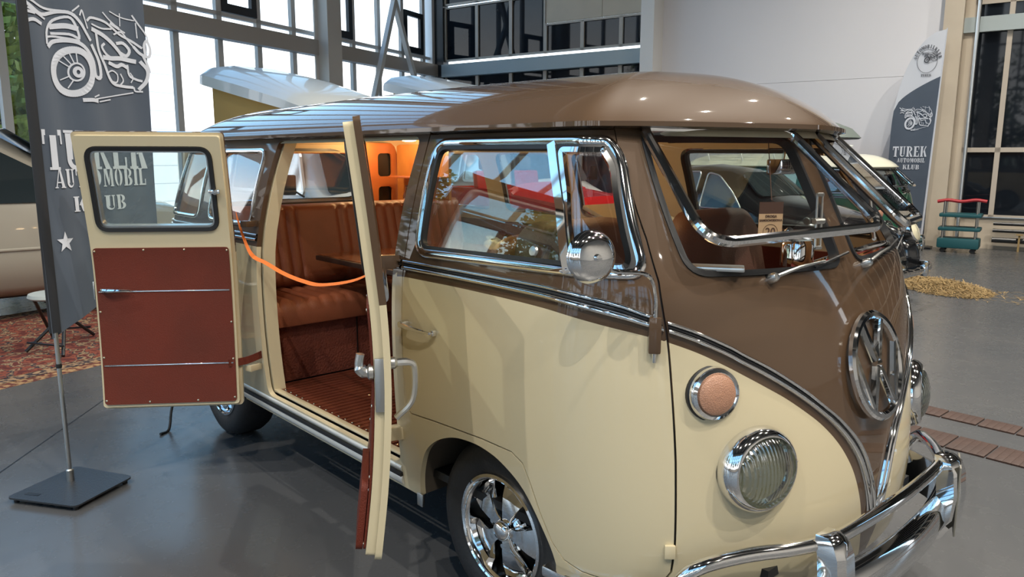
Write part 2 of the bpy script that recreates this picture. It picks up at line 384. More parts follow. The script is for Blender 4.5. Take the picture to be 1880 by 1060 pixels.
# --- far wall
g = G(); wbox(g, DF_, NF_, -.1, .14, 0, ZC, -.22, .1)
tag(g.build('trim_8', M['colw'], smooth=False), kind='structure')
g = G(); wbox(g, DF_, NF_, .14, .42, 0, ZC, -.12, .1)
tag(g.build('trim_9', M['darkframe'], smooth=False), kind='structure')
g = G(); wbox(g, DF_, NF_, .42, 6.12, 3.60, 3.91, -.2, 0)
tag(g.build('trim_10', M['beamblue'], smooth=False), kind='structure')
xs = [.42, 1.45, 2.48, 3.47, 4.47, 5.45, 6.12]
for i in range(6):
    for (z0, z1) in ((.15, 3.75), (4.0, 5.33), (5.37, 9.7)):
        if i >= 3 and z0 == 4.0: z1 = 4.66
        if i >= 3 and z0 > 5: continue
        wn += 1; wall_window('window_%d' % wn, DF_, NF_, xs[i], xs[i+1], z0, z1, M['darkglass'], M['bframe'], .045)
g = G(); wbox(g, DF_, NF_, .42, 6.12, 0, .15, -.05, .1); wbox(g, DF_, NF_, 3.49, 4.96, 4.68, ZC, -.03, .05); wbox(g, DF_, NF_, 4.975, 6.12, 4.68, ZC, -.03, .05)
wbox(g, DF_, NF_, .42, 3.49, 9.7, ZC, -.03, .05)
tag(g.build('wall_far_panels', M['board'], smooth=False), kind='structure').name = 'wall_upper'
g = G(); wbox(g, DF_, NF_, 6.12, 6.42, 0, ZC, -.45, .1)
tag(g.build('trim_11', M['colw'], smooth=False), kind='structure')
g = G(); wbox(g, DF_, NF_, 6.42, 11.76, 0, 3.04, .02, .2); wbox(g, DF_, NF_, 6.42, 11.76, 3.045, ZC, .02, .2)
tag(g.build('wall_far', M['plaster'], smooth=False), kind='structure')
g = G(); wbox(g, DF_, NF_, 11.76, 12.06, 0, ZC, -.28, .1)
tag(g.build('trim_12', M['colwarm'], smooth=False), kind='structure')
g = G(); wbox(g, DF_, NF_, 12.06, 26, 3.70, 3.95, -.12, 0); 
tag(g.build('trim_13', M['beamblue'], smooth=False), kind='structure')
g = G(); wbox(g, DF_, NF_, 12.06, 12.2, 0, ZC, -.06, .1); wbox(g, DF_, NF_, 12.06, 26, 0, .55, .0, .1); wbox(g, DF_, NF_, 12.06, 26, 8.8, ZC, 0, .1)
tag(g.build('wall_far_plinth', M['colwarm'], smooth=False), kind='structure').name = 'wall_plinth'
xs = [12.2]+[12.74+1.05*k for k in range(13)]
for i in range(13):
    for (z0, z1) in ((.56, 1.72), (1.72, 3.8), (3.8, 4.2), (4.2, 8.8)):
        wn += 1; wall_window('window_%d' % wn, DF_, NF_, xs[i], xs[i+1], z0, z1, M['darkglass'], M['bframe'], .04)
# --- right and back walls (behind the photographer)
M['warmwall'] = mat('grey_painted_wall', (.50, .48, .45), .8, noise=(.8, .3, (.44, .42, .40)))
g = G()
g.add([(P2.x, P2.y, 0), (P3.x, P3.y, 0), (P3.x, P3.y, ZC), (P2.x, P2.y, ZC), (P2.x+.3, P2.y, 0), (P3.x+.3, P3.y, 0), (P3.x+.3, P3.y, ZC), (P2.x+.3, P2.y, ZC)],
      [(0, 1, 2, 3), (7, 6, 5, 4), (0, 3, 7, 4), (1, 5, 6, 2), (3, 2, 6, 7), (0, 4, 5, 1)])
tag(g.build('wall_right', M['warmwall'], smooth=False), kind='structure')
DB = (P3-P1).normalized(); NB = Vector((DB.y, -DB.x, 0)); LB = (P3-P1).length
def bbox(g, t0, t1, z0, z1, n0, n1):
    a = [P1+DB*t+NB*n+Vector((0, 0, z)) for t in (t0, t1) for n in (n0, n1) for z in (z0, z1)]
    g.add(a, [(0, 1, 3, 2), (4, 6, 7, 5), (0, 4, 5, 1), (2, 3, 7, 6), (0, 2, 6, 4), (1, 5, 7, 3)])
g = G(); bbox(g, 0, LB, 0, 1.0, 0, .3); bbox(g, 0, LB, 8.6, ZC, 0, .3)
k = 0; t0 = 0
while t0 < LB:
    bbox(g, t0, t0+.5, 1, 8.6, 0, .3); t0 += 3.2
tag(g.build('wall_back', M['warmwall'], smooth=False), kind='structure')
t0 = .5
while t0+2.7 < LB+.1:
    wn += 1; q = G()
    for tt in (0, .86, 1.72, 2.62): bbox(q, t0+tt, t0+tt+.08, 1, 8.6, .1, .2)
    for zz in (1, 2.6, 4.6, 6.6, 8.5): bbox(q, t0, t0+2.7, zz, zz+.08, .1, .2)
    w = tag(q.build('window_%d' % wn, M['darkframe'], smooth=False), kind='structure')
    p = G(); bbox(p, t0, t0+2.7, 1.0, 8.6, .14, .15); p.build('pane', M['winglass'], w, smooth=False); t0 += 3.2
# roof beams under the ceiling
g = G()
for k in range(6):
    a = C0+DF_*(2+4.2*k); g.box((a.x+1.5, a.y-11, ZC-.25), (.25, 26, .5), rz=TF)
tag(g.build('trim_14', M['beam'], smooth=False), kind='structure')
# portals steer sampling to the glazed openings
def portal(c, n, w, h):
    l = bpy.data.lights.new('daylight_portal', 'AREA'); l.shape = 'RECTANGLE'; l.size = w; l.size_y = h; l.cycles.is_portal = True
    o = bpy.data.objects.new('daylight_portal', l); COL.objects.link(o); o.location = c
    o.rotation_euler = Vector(n).to_track_quat('-Z', 'Y').to_euler()
portal(C0+DL_*13+NL_*.2+Vector((0, 0, 5)), -NL_, 26, 9.4)
portal(P1+DB*LB/2+NB*.35+Vector((0, 0, 4.8)), -NB, LB, 7.7)
# ---- outside
M['ground'] = mat('outside_paving', (.55, .55, .53), .9, noise=(1, .3, (.28, .28, .26)))
g = G()
for (a, b_, c, d) in (((-60, -60), (60, -60), (60, 60), (-60, 60)),): g.add([(a[0], a[1], -.22), (b_[0], b_[1], -.22), (c[0], c[1], -.22), (d[0], d[1], -.22)], [(0, 1, 2, 3)])
tag(g.build('outside_ground', M['ground'], smooth=False), kind='structure').name = 'trim_15'
# ================================================================ the split-window camper van
def lerp(tab, z):
    n = len(tab)
    if z <= tab[0][0]: return tab[0][1]+(z-tab[0][0])*(tab[1][1]-tab[0][1])/(tab[1][0]-tab[0][0])
    if z >= tab[-1][0]: return tab[-1][1]+(z-tab[-1][0])*(tab[-1][1]-tab[-2][1])/(tab[-1][0]-tab[-2][0])
    for i in range(n-1):
        if z <= tab[i+1][0]: break
    h = tab[i+1][0]-tab[i][0]; t = (z-tab[i][0])/h
    def m(k):
        if k == 0: return (tab[1][1]-tab[0][1])/(tab[1][0]-tab[0][0])
        if k == n-1: return (tab[-1][1]-tab[-2][1])/(tab[-1][0]-tab[-2][0])
        return ((tab[k][1]-tab[k-1][1])/(tab[k][0]-tab[k-1][0])+(tab[k+1][1]-tab[k][1])/(tab[k+1][0]-tab[k][0]))/2
    return (2*t**3-3*t*t+1)*tab[i][1]+(t**3-2*t*t+t)*m(i)*h+(-2*t**3+3*t*t)*tab[i+1][1]+(t**3-t*t)*m(i+1)*h
WT = [(.25, .812), (.33, .826), (.45, .842), (.65, .858), (.90, .866), (1.05, .864), (1.16, .856), (1.24, .842), (1.45, .790), (1.66, .716)]
FT = [(.25, .86), (.35, .885), (.50, .903), (.72, .893), (.93, .862), (1.08, .825), (1.18, .790), (1.24, .765), (1.45, .665), (1.66, .555)]
NT = [(.25, 2.3), (.93, 2.3), (1.10, 2.45), (1.24, 2.9), (1.66, 3.0)]
RT = [(.25, -3.16), (.5, -3.2), (.9, -3.2), (1.16, -3.17), (1.66, -3.0)]
X0, XR = .28, -2.72
_cache = {}
def S(u, z):
    """body surface: |u|<=1 the front quarter (0 centre line), 1..4 the side, 4..5 the rear quarter; + right side"""
    k = (u, z)
    if k in _cache: return _cache[k]
    s = -1 if u >= 0 else 1; a = abs(u)
    if a > 5: return S(-(10-a) if u > 0 else (10-a), z)
    w = lerp(WT, z)
    if a <= 1:
        n = lerp(NT, z); p = a*PI/2; c, d = max(math.cos(p), 0), math.sin(p); r = (c**n+d**n)**(-1/n)
        t = min(1, max(0, (z-1.08)/.58))**1.25*math.sin(PI*a)**1.5 if 0 < a < 1 else 0
        o = (X0+(lerp(FT, z)-X0)*r*c-.076*t, s*(w*r*d-.066*t), z)
    elif a <= 4: o = (X0-(a-1), s*w, z)
    else:
        p = (5-a)*PI/2; c, d = max(0, math.cos(p)), math.sin(p); r = (c**3.+d**3.)**(-1/3.)
        o = (XR-(XR-lerp(RT, z))*r*c, s*w*r*d, z)
    _cache[k] = o; return o
def SN(u, z, h=3e-4):
    a, b, c, d = Vector(S(u+h, z)), Vector(S(u-h, z)), Vector(S(u, z+h)), Vector(S(u, z-h))
    n = (a-b).cross(c-d)
    if n.length < 1e-12: n = Vector((1, 0, 0))
    n.normalize(); p = S(u, z); o = Vector((p[0]+1.2, p[1]*1.5, 0))
    return -n if n.dot(o) < 0 else n
SW = S; SWN = SN   # u beyond 5 wraps round the rear to the left side

TOPE = [(0, .45), (.004, .49), (.012, .53), (.024, .573), (.042, .628), (.066, .686), (.102, .745), (.164, .820), (.21, .866), (.261, .918), (.316, .968), (.367, 1.011), (.42, 1.049), (.455, 1.076), (.526, 1.117), (.589, 1.144), (.64, 1.163), (.707, 1.185), (.80, 1.198), (.92, 1.206), (1.1, 1.211), (1.64, 1.211), (2.5, 1.211), (5, 1.211)]
BOTE = [(0, .25), (.04, .38), (.064, .475), (.078, .53), (.096, .59), (.118, .649), (.15, .711), (.184, .763), (.225, .814), (.266, .856), (.321, .907), (.374, .949), (.422, .985), (.47, 1.019), (.529, 1.055), (.593, 1.083), (.64, 1.097), (.72, 1.113), (.86, 1.131), (1.046, 1.144), (1.37, 1.151), (1.715, 1.151), (2.5, 1.151), (5, 1.151)]
TOPC = [tuple(p) for p in crom(TOPE, 8)]; BOTC = [tuple(p) for p in crom(BOTE, 8)]
def zof(curve, u):
    a = abs(u)
    if a > 5: a = 10-a
    if a <= curve[0][0]: return curve[0][1]
    for i in range(len(curve)-1):
        if a <= curve[i+1][0]:
            d = curve[i+1][0]-curve[i][0]
            return curve[i][1]+(curve[i+1][1]-curve[i][1])*(a-curve[i][0])/max(d, 1e-9)
    return curve[-1][1]
def two_tone(u, z): return 0 if z > zof(BOTC, u) else 1
BUS = thing('camper_van', 'brown over cream split-screen camper van with open safari windows and open side doors', 'camper van')
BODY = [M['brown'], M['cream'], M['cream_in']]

# ---- outlines in (u, z)
SEAM = [(.74, 1.655), (.70, 1.575), (.658, 1.493), (.615, 1.357), (.595, 1.245), (.596, 1.128), (.598, .979), (.599, .75), (.605, .51), (.612, .42), (.640, .368), (.70, .357), (.872, .357), (.940, .372), (.985, .415), (1.033, .505), (1.068, .585), (1.10, .640), (1.15, .662), (1.30, .664), (1.547, .655), (1.70, .646), (1.735, .675), (1.735, 1.15), (1.738, 1.45), (1.745, 1.655)]
def grow(poly, d):
    """move a closed outline outwards (d>0)"""
    n = len(poly); A = sum(poly[i][0]*poly[(i+1) % n][1]-poly[(i+1) % n][0]*poly[i][1] for i in range(n)); s = 1 if A > 0 else -1; out = []
    for i in range(n):
        a, b, c = Vector(poly[i-1]), Vector(poly[i]), Vector(poly[(i+1) % n])
        e1 = (b-a).normalized(); e2 = (c-b).normalized(); n1 = Vector((e1.y, -e1.x))*s; n2 = Vector((e2.y, -e2.x))*s
        m_ = (n1+n2); m_ = m_.normalized()/max(.5, math.sqrt(max(.01, (1+n1.dot(n2))/2))) if m_.length > 1e-6 else n1
        out.append(tuple(b+m_*d))
    return out
mir = lambda poly: [(-p[0], p[1]) for p in poly]
lft = lambda poly: [(10-p[0], p[1]) for p in poly]      # right-side outline carried round the rear to the left side
door_hole = dens(grow(SEAM, .003), .04); door_out = dens(grow(SEAM, -.0025), .04)
WS = rpoly([(.050, 1.640), (.600, 1.640), (.512, 1.262), (.038, 1.247)], [.06, .03, .05, .05])
CABW = rpoly([(1.69, 1.628), (.770, 1.624), (.690, 1.575), (.627, 1.262), (1.665, 1.242)], [.07, .04, .05, .05, .06])
ARCHF = [(1.70, .20), (1.69, .345), (1.665, .44), (1.62, .525), (1.545, .585), (1.455, .622), (1.37, .634), (1.29, .632), (1.20, .609), (1.10, .548), (1.015, .43), (.975, .335), (.965, .20)]
ARCHF = [tuple(p) for p in crom(ARCHF, 5)]
ARCHR = [(4.10, .20), (4.08, .36), (4.04, .46), (3.98, .54), (3.88, .60), (3.68, .625), (3.48, .60), (3.38, .54), (3.32, .46), (3.28, .36), (3.26, .20)]
ARCHR = [tuple(p) for p in crom(ARCHR, 4)]
CARGO = rpoly([(1.80, .415), (2.965, .415), (2.965, 1.650), (1.80, 1.650)], [.05, .05, .04, .04])
def winr(u0, u1, z0=1.245, z1=1.605, r=.06): return rpoly([(u0, z0), (u1, z0), (u1, z1), (u0, z1)], r)
RWIN = [winr(3.06, 3.60), winr(3.74, 4.28)]
LWIN = [winr(10-2.42, 10-1.89), winr(10-3.06, 10-2.58), winr(10-3.73, 10-3.21), winr(10-4.28, 10-3.85)]
REARW = rpoly([(4.60, 1.275), (5.40, 1.275), (5.38, 1.61), (4.62, 1.61)], .07)
ZB, ZT = .315, 1.662
def cutline(u0, u1, st=.03):
    k = max(2, int(abs(u1-u0)/st)); return [(u0+(u1-u0)*i/k, zof(BOTC, u0+(u1-u0)*i/k)) for i in range(k+1)]
# front and forward half of the body
uF = 1.80
def bottom(u): return ZB-.0
out = dens([(-1.772, ZB), (1.772, ZB), (1.772, ZT), (-1.772, ZT)], .04)
front_holes = [WS, mir(WS), door_hole, mir(door_hole), ARCHF, mir(ARCHF)]
V_R = [(p[0], p[1]) for p in BOTC if .02 < p[0] < 1.76]
panel('body_front', out, front_holes, BODY, S, SN, BUS, cuts=[V_R, mir(V_R)], mfn=two_tone, thick=.022, sx=.026, sy=.028)
# rear part: right side, rear, left side in one sheet
out = dens([(1.772, ZB), (8.228, ZB), (8.228, ZT), (1.772, ZT)], .05)
holes = [CARGO, ARCHR, lft(ARCHR)] + RWIN + LWIN + [REARW]
panel('body_rear', out, [dens(h, .05) for h in holes], BODY, SW, SWN, BUS, cuts=[[(1.79+.06*i, 1.151) for i in range(107)]], mfn=two_tone, thick=.022, sx=.07, sy=.05)

# ---- roof with rain gutter
ZR = 1.683
def rim(u, o=.026):
    p = Vector(S(u, 1.66)); n = SN(u, 1.66); n.z = 0; n.normalize(); a = abs(u)
    if a > 5: a = 10-a
    ext = .050*max(0., 1-(a/.75)**2) if a < .75 else 0
    return Vector((p.x+n.x*o+ext, p.y+n.y*o, ZR))
us = [-1+.04*i for i in range(50)]+[1+.12*i for i in range(25)]+[4+.05*i for i in range(40)]+[6+.12*i for i in range(25)]
NRr = 22; H = .190; vs = []; fs = []; nu = len(us)
def roofpt(u, r):
    p = rim(u); sx = min(max(p.x, -2.55), .02) if abs(u) > 1 else min(p.x, .02)
    q = Vector((sx, 0, 0)); w = p*r+q*(1-r); z = ZR+H*(1-r**2.35)**.78
    bow = .030*math.exp(-((w.x+1.1)/1.6)**2)*(1-r*r)
    return Vector((w.x, w.y, z+bow-.012))
rs = [1-(1-k/NRr)**1.0 for k in range(NRr+1)]; rs = [math.sin(PI/2*x) for x in rs][::-1]
for r in rs:
    for u in us: vs.append(roofpt(u, max(r, .0)))
for i in range(NRr):
    for k in range(nu): fs.append((i*nu+k, i*nu+(k+1) % nu, (i+1)*nu+(k+1) % nu, (i+1)*nu+k))
g = G(); g.add(vs, fs); b0 = len(g.v)
# inner skin (headliner) so the roof has real thickness
g.cur = 1
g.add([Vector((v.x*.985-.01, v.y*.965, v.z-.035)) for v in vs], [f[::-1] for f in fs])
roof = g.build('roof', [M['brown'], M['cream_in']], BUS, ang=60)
g = G(); ring_ = [rim(u, .018) for u in us]
def rimloop(o, z): return [Vector((rim(u, o).x, rim(u, o).y, z)) for u in us]
L1, L2, L3, L4 = rimloop(.026, ZR-.012), rimloop(.037, ZR-.006), rimloop(.037, ZR-.020), rimloop(.0, ZR-.026)
n = nu; g.add(L1+L2+L3+L4, [(a*n+k, a*n+(k+1) % n, ((a+1) % 4)*n+(k+1) % n, ((a+1) % 4)*n+k) for a in range(4) for k in range(n)])
g.build('rain_gutter', M['brown'], BUS, ang=50)

# ---- chrome belt trim, both sides and down the V
def band(name, u0, u1, side, parent):
    k = max(8, int(abs(u1-u0)/.025)); top = []; bot = []
    pts = []
    for i in range(k+1):
        u = u0+(u1-u0)*i/k; zt, zb = zof(TOPC, u), zof(BOTC, u); pts.append((u, zt, zb))
    for nm, f0, f1, m_, h in (('chrome_trim', .0, .19, M['chrome'], .011), ('trim_groove', .19, .33, M['rubber'], .004), ('chrome_trim', .33, .60, M['chrome'], .013)):
        g = G(); rows = []
        for (u, zt, zb) in pts:
            # across direction follows the wedge between the two curves
            a0 = zt+(zb-zt)*f0; a1 = zt+(zb-zt)*f1; row = []
            for q in range(7):
                ph = PI*q/6; zz = (a0+a1)/2+(a0-a1)/2*math.cos(ph); uu = u*side
                P = Vector(S(uu, zz))+SN(uu, zz)*(h*math.sin(ph)+.0005); row.append(P)
            rows.append(row)
        vs = [p for r_ in rows for p in r_]; g.add(vs, [(i*7+q, i*7+q+1, (i+1)*7+q+1, (i+1)*7+q) for i in range(len(rows)-1) for q in range(6)])
        g.build(nm, m_, parent, ang=70)
def vband(side, parent):
    """trim on the nose between the two edge curves, by matched points along them"""
    A = [p for p in TOPC if .0 <= p[0] <= .594]; B = [p for p in BOTC if .0 <= p[0] <= .597]
    def res(C, n):
        L = [0]
        for i in range(1, len(C)): L.append(L[-1]+math.dist((C[i][0]*1.3, C[i][1]), (C[i-1][0]*1.3, C[i-1][1])))
        o = []
        for k in range(n+1):
            t = L[-1]*k/n; i = 1
            while i < len(L)-1 and L[i] < t: i += 1
            s_ = (t-L[i-1])/max(1e-9, L[i]-L[i-1]); o.append((C[i-1][0]+(C[i][0]-C[i-1][0])*s_, C[i-1][1]+(C[i][1]-C[i-1][1])*s_))
        return o
    A = [p for p in A if p[1] > .45]; B = [p for p in B if p[1] > .42]
    A, B = res(A, 60), res(B, 60)
    for nm, f0, f1, m_, h in (('chrome_trim', .0, .20, M['chrome'], .011), ('trim_groove', .20, .33, M['rubber'], .004), ('chrome_trim', .33, .58, M['chrome'], .013)):
        vs = []
        for a, b in zip(A, B):
            for q in range(7):
                ph = PI*q/6; f = (f0+f1)/2+(f0-f1)/2*math.cos(ph); uu = (a[0]+(b[0]-a[0])*f)*side; zz = a[1]+(b[1]-a[1])*f
                vs.append(Vector(S(uu, zz))+SN(uu, zz)*(h*math.sin(ph)+.0005))
        G().add(vs, [(i*7+q, i*7+q+1, (i+1)*7+q+1, (i+1)*7+q) for i in range(60) for q in range(6)]).build(nm, m_, parent, ang=70)
for sd in (1, -1): vband(sd, BUS)
band('belt', 1.745, 1.80, 1, BUS); band('belt', 2.965, 4.99, 1, BUS); band('belt', 1.745, 5.0, -1, BUS)

# ---- windows set in the body: chrome frame, rubber, pane
FR = [(-.013, .0), (-.013, .006), (-.006, .010), (.008, .010), (.014, .005), (.014, .0)]
def body_window(poly, parent, F=S, NF=SN, off=0.):
    p = dens(poly, .05)
    f = sweep('window_frame', grow(p, -.004), [(-.010, -.004), (-.010, .006), (.0, .011), (.012, .008), (.013, -.004)], F, NF, M['chrome'], parent, True, off)
    panel('window_pane', dens(grow(p, -.006), .05), [], [M['glass']], F, NF, f, thick=.004, off=-.006+off, sx=.1, sy=.1)
    return f
for h in RWIN+LWIN+[REARW]: body_window(h, BUS)

# ---- windscreen openings: rubber round the hole, opened safari windows
WSEC = {}
for sd in (1, -1):
    h = WS if sd > 0 else mir(WS)
    sweep('windscreen_seal', dens(grow(h, -.002), .03), [(-.010, -.02), (-.010, .005), (.006, .007), (.010, -.02)], S, SN, M['rubber'], BUS, True)
SAF_TH = math.radians(21.5)
def safari(sd):
    TLp, TRp = Vector((.395, -.588*sd, 1.648)), Vector((.568, -.072*sd, 1.646)); ax = (TRp-TLp).normalized(); L = (TRp-TLp).length
    BO, BI = Vector((.712, -.700*sd, 1.358)), Vector((.868, -.068*sd, 1.355)); d = (BO+BI)/2-(TLp+TRp)/2; d = (d-ax*d.dot(ax)).normalized()
    low = Vector((.662, -.672*sd, 1.258))-TLp; low -= ax*low.dot(ax)
    nn = ax.cross(d).normalized(); nn = nn if nn.x > 0 else -nn
    o_, i_ = BO-TLp, BI-TLp; hgt = (o_.dot(d)+i_.dot(d))/2
    pts = rpoly([(.0, .0), (L, .0), (i_.dot(ax), i_.dot(d)), (o_.dot(ax), o_.dot(d))], [.02, .04, .05, .10], 8)
    P3 = [TLp+ax*a+d*b+nn*.012 for a, b in dens(pts, .04)]
    fr = G().tube(P3, .0155, 10, closed=True).build('safari_window_frame', M['chrome'], BUS)
    G().tube([p-nn*.010 for p in P3], .009, 6, closed=True).build('window_seal', M['rubber'], fr)
    q = dens(grow(pts, -.006), .08); c = sum((Vector(x) for x in q), Vector((0, 0)))/len(q)
    g = G(); a_ = [TLp+ax*x+d*y+nn*.010 for x, y in q]; b_ = [p+nn*.005 for p in a_]; n_ = len(q)
    g.add(a_+b_, [tuple(range(n_))[::-1], tuple(range(n_, 2*n_))]+[(i, (i+1) % n_, n_+(i+1) % n_, n_+i) for i in range(n_)]).build('window_pane', M['glass'], fr, smooth=False)
    # hinges at the top, slotted stay arm at the inner side
    for t in (.1, .5): G().tube([TLp+ax*(t-.02)+nn*.018, TLp+ax*(t+.05)+nn*.018], .008, 8).build('window_hinge', M['chrome'], fr)
    for t, in ((L*.93,),):
        A = TLp+ax*t+d*(hgt*.62)+nn*.0; B = TLp+ax*(t-.02)+low.normalized()*(hgt-.03)-nn*.02
        g = G(); v = (B-A).normalized(); w_ = v.cross(ax).normalized()
        for o in (-.010, .010): g.tube([A+ax*o, B+ax*o], .0035, 6)
        g.tube([A-ax*.012, A+ax*.012], .006, 8); g.tube([B-ax*.012, B+ax*.012], .006, 8); g.tube([A.lerp(B, .5)-ax*.018, A.lerp(B, .5)+ax*.018], .009, 10)
        g.build('stay_arm', M['alu'], fr)
    # knob at the bottom rail
    c_ = TLp+ax*(L*.52)+d*hgt+nn*.01
    G().lathe([(0, -.012), (.01, -.012), (.012, 0), (.01, .012), (0, .012)], c_-d*.012, tuple(nn), 12).build('window_latch', M['chrome'], fr)
    return fr
safari(1); safari(-1)

# ---- cab doors
def cab_door(sd):
    P = door_out if sd > 0 else mir(door_out); W_ = CABW if sd > 0 else mir(CABW)
    cut = [(p[0]*sd, p[1]) for p in BOTC if .60 < p[0] < 1.73]
    d = panel('cab_door', P, [dens(W_, .035)], BODY, S, SN, BUS, cuts=[cut], mfn=two_tone, thick=.03, sx=.04, sy=.03)
    band('belt', .603, 1.733, sd, d)
    fr = sweep('door_window_frame', dens(grow(CABW if sd > 0 else mir(CABW), -.002), .03), [(-.013, -.01), (-.013, .005), (-.006, .010), (.010, .010), (.016, .004), (.016, -.01)], S, SN, M['chrome'], d, True)
    inn = dens(grow(W_, -.020), .03)
    sweep('window_seal', inn, [(-.008, -.015), (-.008, .004), (.008, .004), (.008, -.015)], S, SN, M['rubber'], d, True)
    # quarter-light bar and the front vent's own frame
    bar = [((1.107+(.906-1.107)*t)*sd, 1.615+(1.252-1.615)*t) for t in [i/10 for i in range(11)]]
    sweep('quarter_light_bar', bar, [(-.015, -.014), (-.015, .010), (.015, .010), (.015, -.014)], S, SN, M['chrome'], d)
    vent = rpoly([(1.065*1, 1.596), (.80, 1.594), (.735, 1.55), (.665, 1.275), (.895, 1.277)], [.015, .02, .03, .05, .015])
    vent = dens([(p[0]*sd, p[1]) for p in vent], .03)
    vf = sweep('quarter_light_frame', vent, [(-.008, -.012), (-.008, .006), (.008, .006), (.008, -.012)], S, SN, M['chrome'], d, True)
    sweep('window_seal', dens(grow(vent, .014), .04), [(-.007, -.014), (-.007, .003), (.007, .003), (.007, -.014)], S, SN, M['rubber'], vf, True)
    panel('window_pane', grow(vent, -.004), [], [M['glass']], S, SN, vf, thick=.004, off=-.006, sx=.06, sy=.08)
    bump_ = Vector(S(.80*sd, 1.594))+SN(.80*sd, 1.594)*.004
    G().lathe([(0, -.008), (.008, -.008), (.009, .0), (.006, .012), (0, .014)], bump_, SN(.8*sd, 1.594), 12).build('vent_pivot', M['chrome'], vf)
    # two sliding panes behind
    g1 = rpoly([(1.665, 1.600), (1.115, 1.598), (.925, 1.268), (1.640, 1.262)], [.05, .01, .01, .04]); g1 = [(p[0]*sd, p[1]) for p in g1]
    panel('window_pane', dens(g1, .05), [], [M['glassdoor']], S, SN, d, thick=.004, off=-.010, sx=.1, sy=.08)
    c = Vector(S(1.085*sd, 1.300))+SN(1.085*sd, 1.30)*-.004
    G().lathe([(0, 0), (.016, 0), (.018, .004), (.014, .010), (0, .012)], c, SN(1.0*sd, 1.3), 16).build('window_catch', M['alu'], d)
    # handle: pivot boss and lever with a push button
    hb = Vector(S(1.70*sd, .985)); hn = SN(1.70*sd, .985); g = G()
    g.lathe([(.0, 0), (.016, 0), (.016, .018), (.012, .034), (0, .036)], hb, hn, 16)
    hx = Vector((1, 0, -.035)).normalized()
    g.tube([hb+hn*.030, hb+hn*.036+hx*.05, hb+hn*.032+hx*.12, hb+hn*.024+hx*.165], [.008, .009, .007, .005], 8)
    g.lathe([(.0, 0), (.013, 0), (.013, .012), (.010, .02), (0, .022)], hb+hx*.165, hn, 14)
    g.build('door_handle', M['chrome'], d)
    sweep('door_seam_seal', grow(P, .0015), [(-.003, -.012), (.003, -.012), (.003, -.020), (-.003, -.020)], S, SN, M['rubber'], d, True)
    # inner lining
    li = rpoly([(.66, .45), (.93, .45), (1.10, .70), (1.70, .70), (1.70, 1.18), (.66, 1.18)], .04); li = [(p[0]*sd, p[1]) for p in li]
    panel('door_lining', dens(li, .06), [], [M['door_card']], S, SN, d, thick=.008, off=-.031, sx=.08, sy=.08)
    return d
cab_door(1); cab_door(-1)

# ---- lamps on the nose
def head_lamp(sd):
    u, z = .404*sd, .722; p = Vector(S(u, z)); n = SN(u, z); ax = (n*.72+Vector((1, 0, .03))*.3).normalized(); c = p - ax*.040; K_ = 1.14
    h = G().lathe([(a*K_, b*K_) for a, b in [(.088, -.03), (.104, .0), (.1085, .018), (.1085, .040), (.104, .055), (.094, .067), (.088, .069), (.086, .060), (.086, .0)]], c, ax, 48).build('headlamp', M['chrome'], BUS)
    G().lathe([(a*K_, b*K_) for a, b in [(.086, .055), (.082, .066), (.068, .078), (.045, .087), (.02, .0915), (.0, .092)]], c, ax, 40).build('lens', M['lampglass'], h)
    G().lathe([(a*K_, b*K_) for a, b in [(.086, .050), (.072, .02), (.05, -.01), (.03, -.028), (.0, -.035)]], c, ax, 32).build('reflector', M['chrome'], h)
    G().lathe([(a*K_, b*K_) for a, b in [(.0, -.03), (.012, -.03), (.012, .02), (.018, .03), (.0, .036)]], c, ax, 16).build('bulb', M['white'], h)
    G().lathe([(a*K_, b*K_) for a, b in [(.1115, -.03), (.1115, .008), (.108, .012)]], c, ax, 48).build('rubber_seal', M['rubber'], h)
    side = Vector((0, sd*1.0, 0)); side = (side-ax*side.dot(ax)).normalized()
    G().tube([c+ax*.045+side*.118, c+ax*.045+side*.136], .004, 8).build('adjusting_screw', M['chrome'], h)
def turn_lamp(sd):
    u, z = .499*sd, .943; p = Vector(S(u, z)); n = SN(u, z); ax = (n*.8+Vector((.25, 0, .0))).normalized(); c = p-ax*.012; K_ = 1.13
    h = G().lathe([(a*K_, b*K_) for a, b in [(.060, -.02), (.066, .004), (.066, .014), (.062, .022), (.054, .026), (.050, .024)]], c, ax, 40).build('turn_signal', M['chrome'], BUS)
    G().lathe([(a*K_, b*K_) for a, b in [(.0505, .020), (.049, .028), (.040, .033), (.02, .036), (.0, .037)]], c, ax, 32).build('lens', M['lens'], h)
    G().lathe([(a*K_, b*K_) for a, b in [(.0695, -.02), (.0695, .006), (.066, .008)]], c, ax, 40).build('rubber_seal', M['rubber'], h)
for sd in (1, -1): head_lamp(sd); turn_lamp(sd)

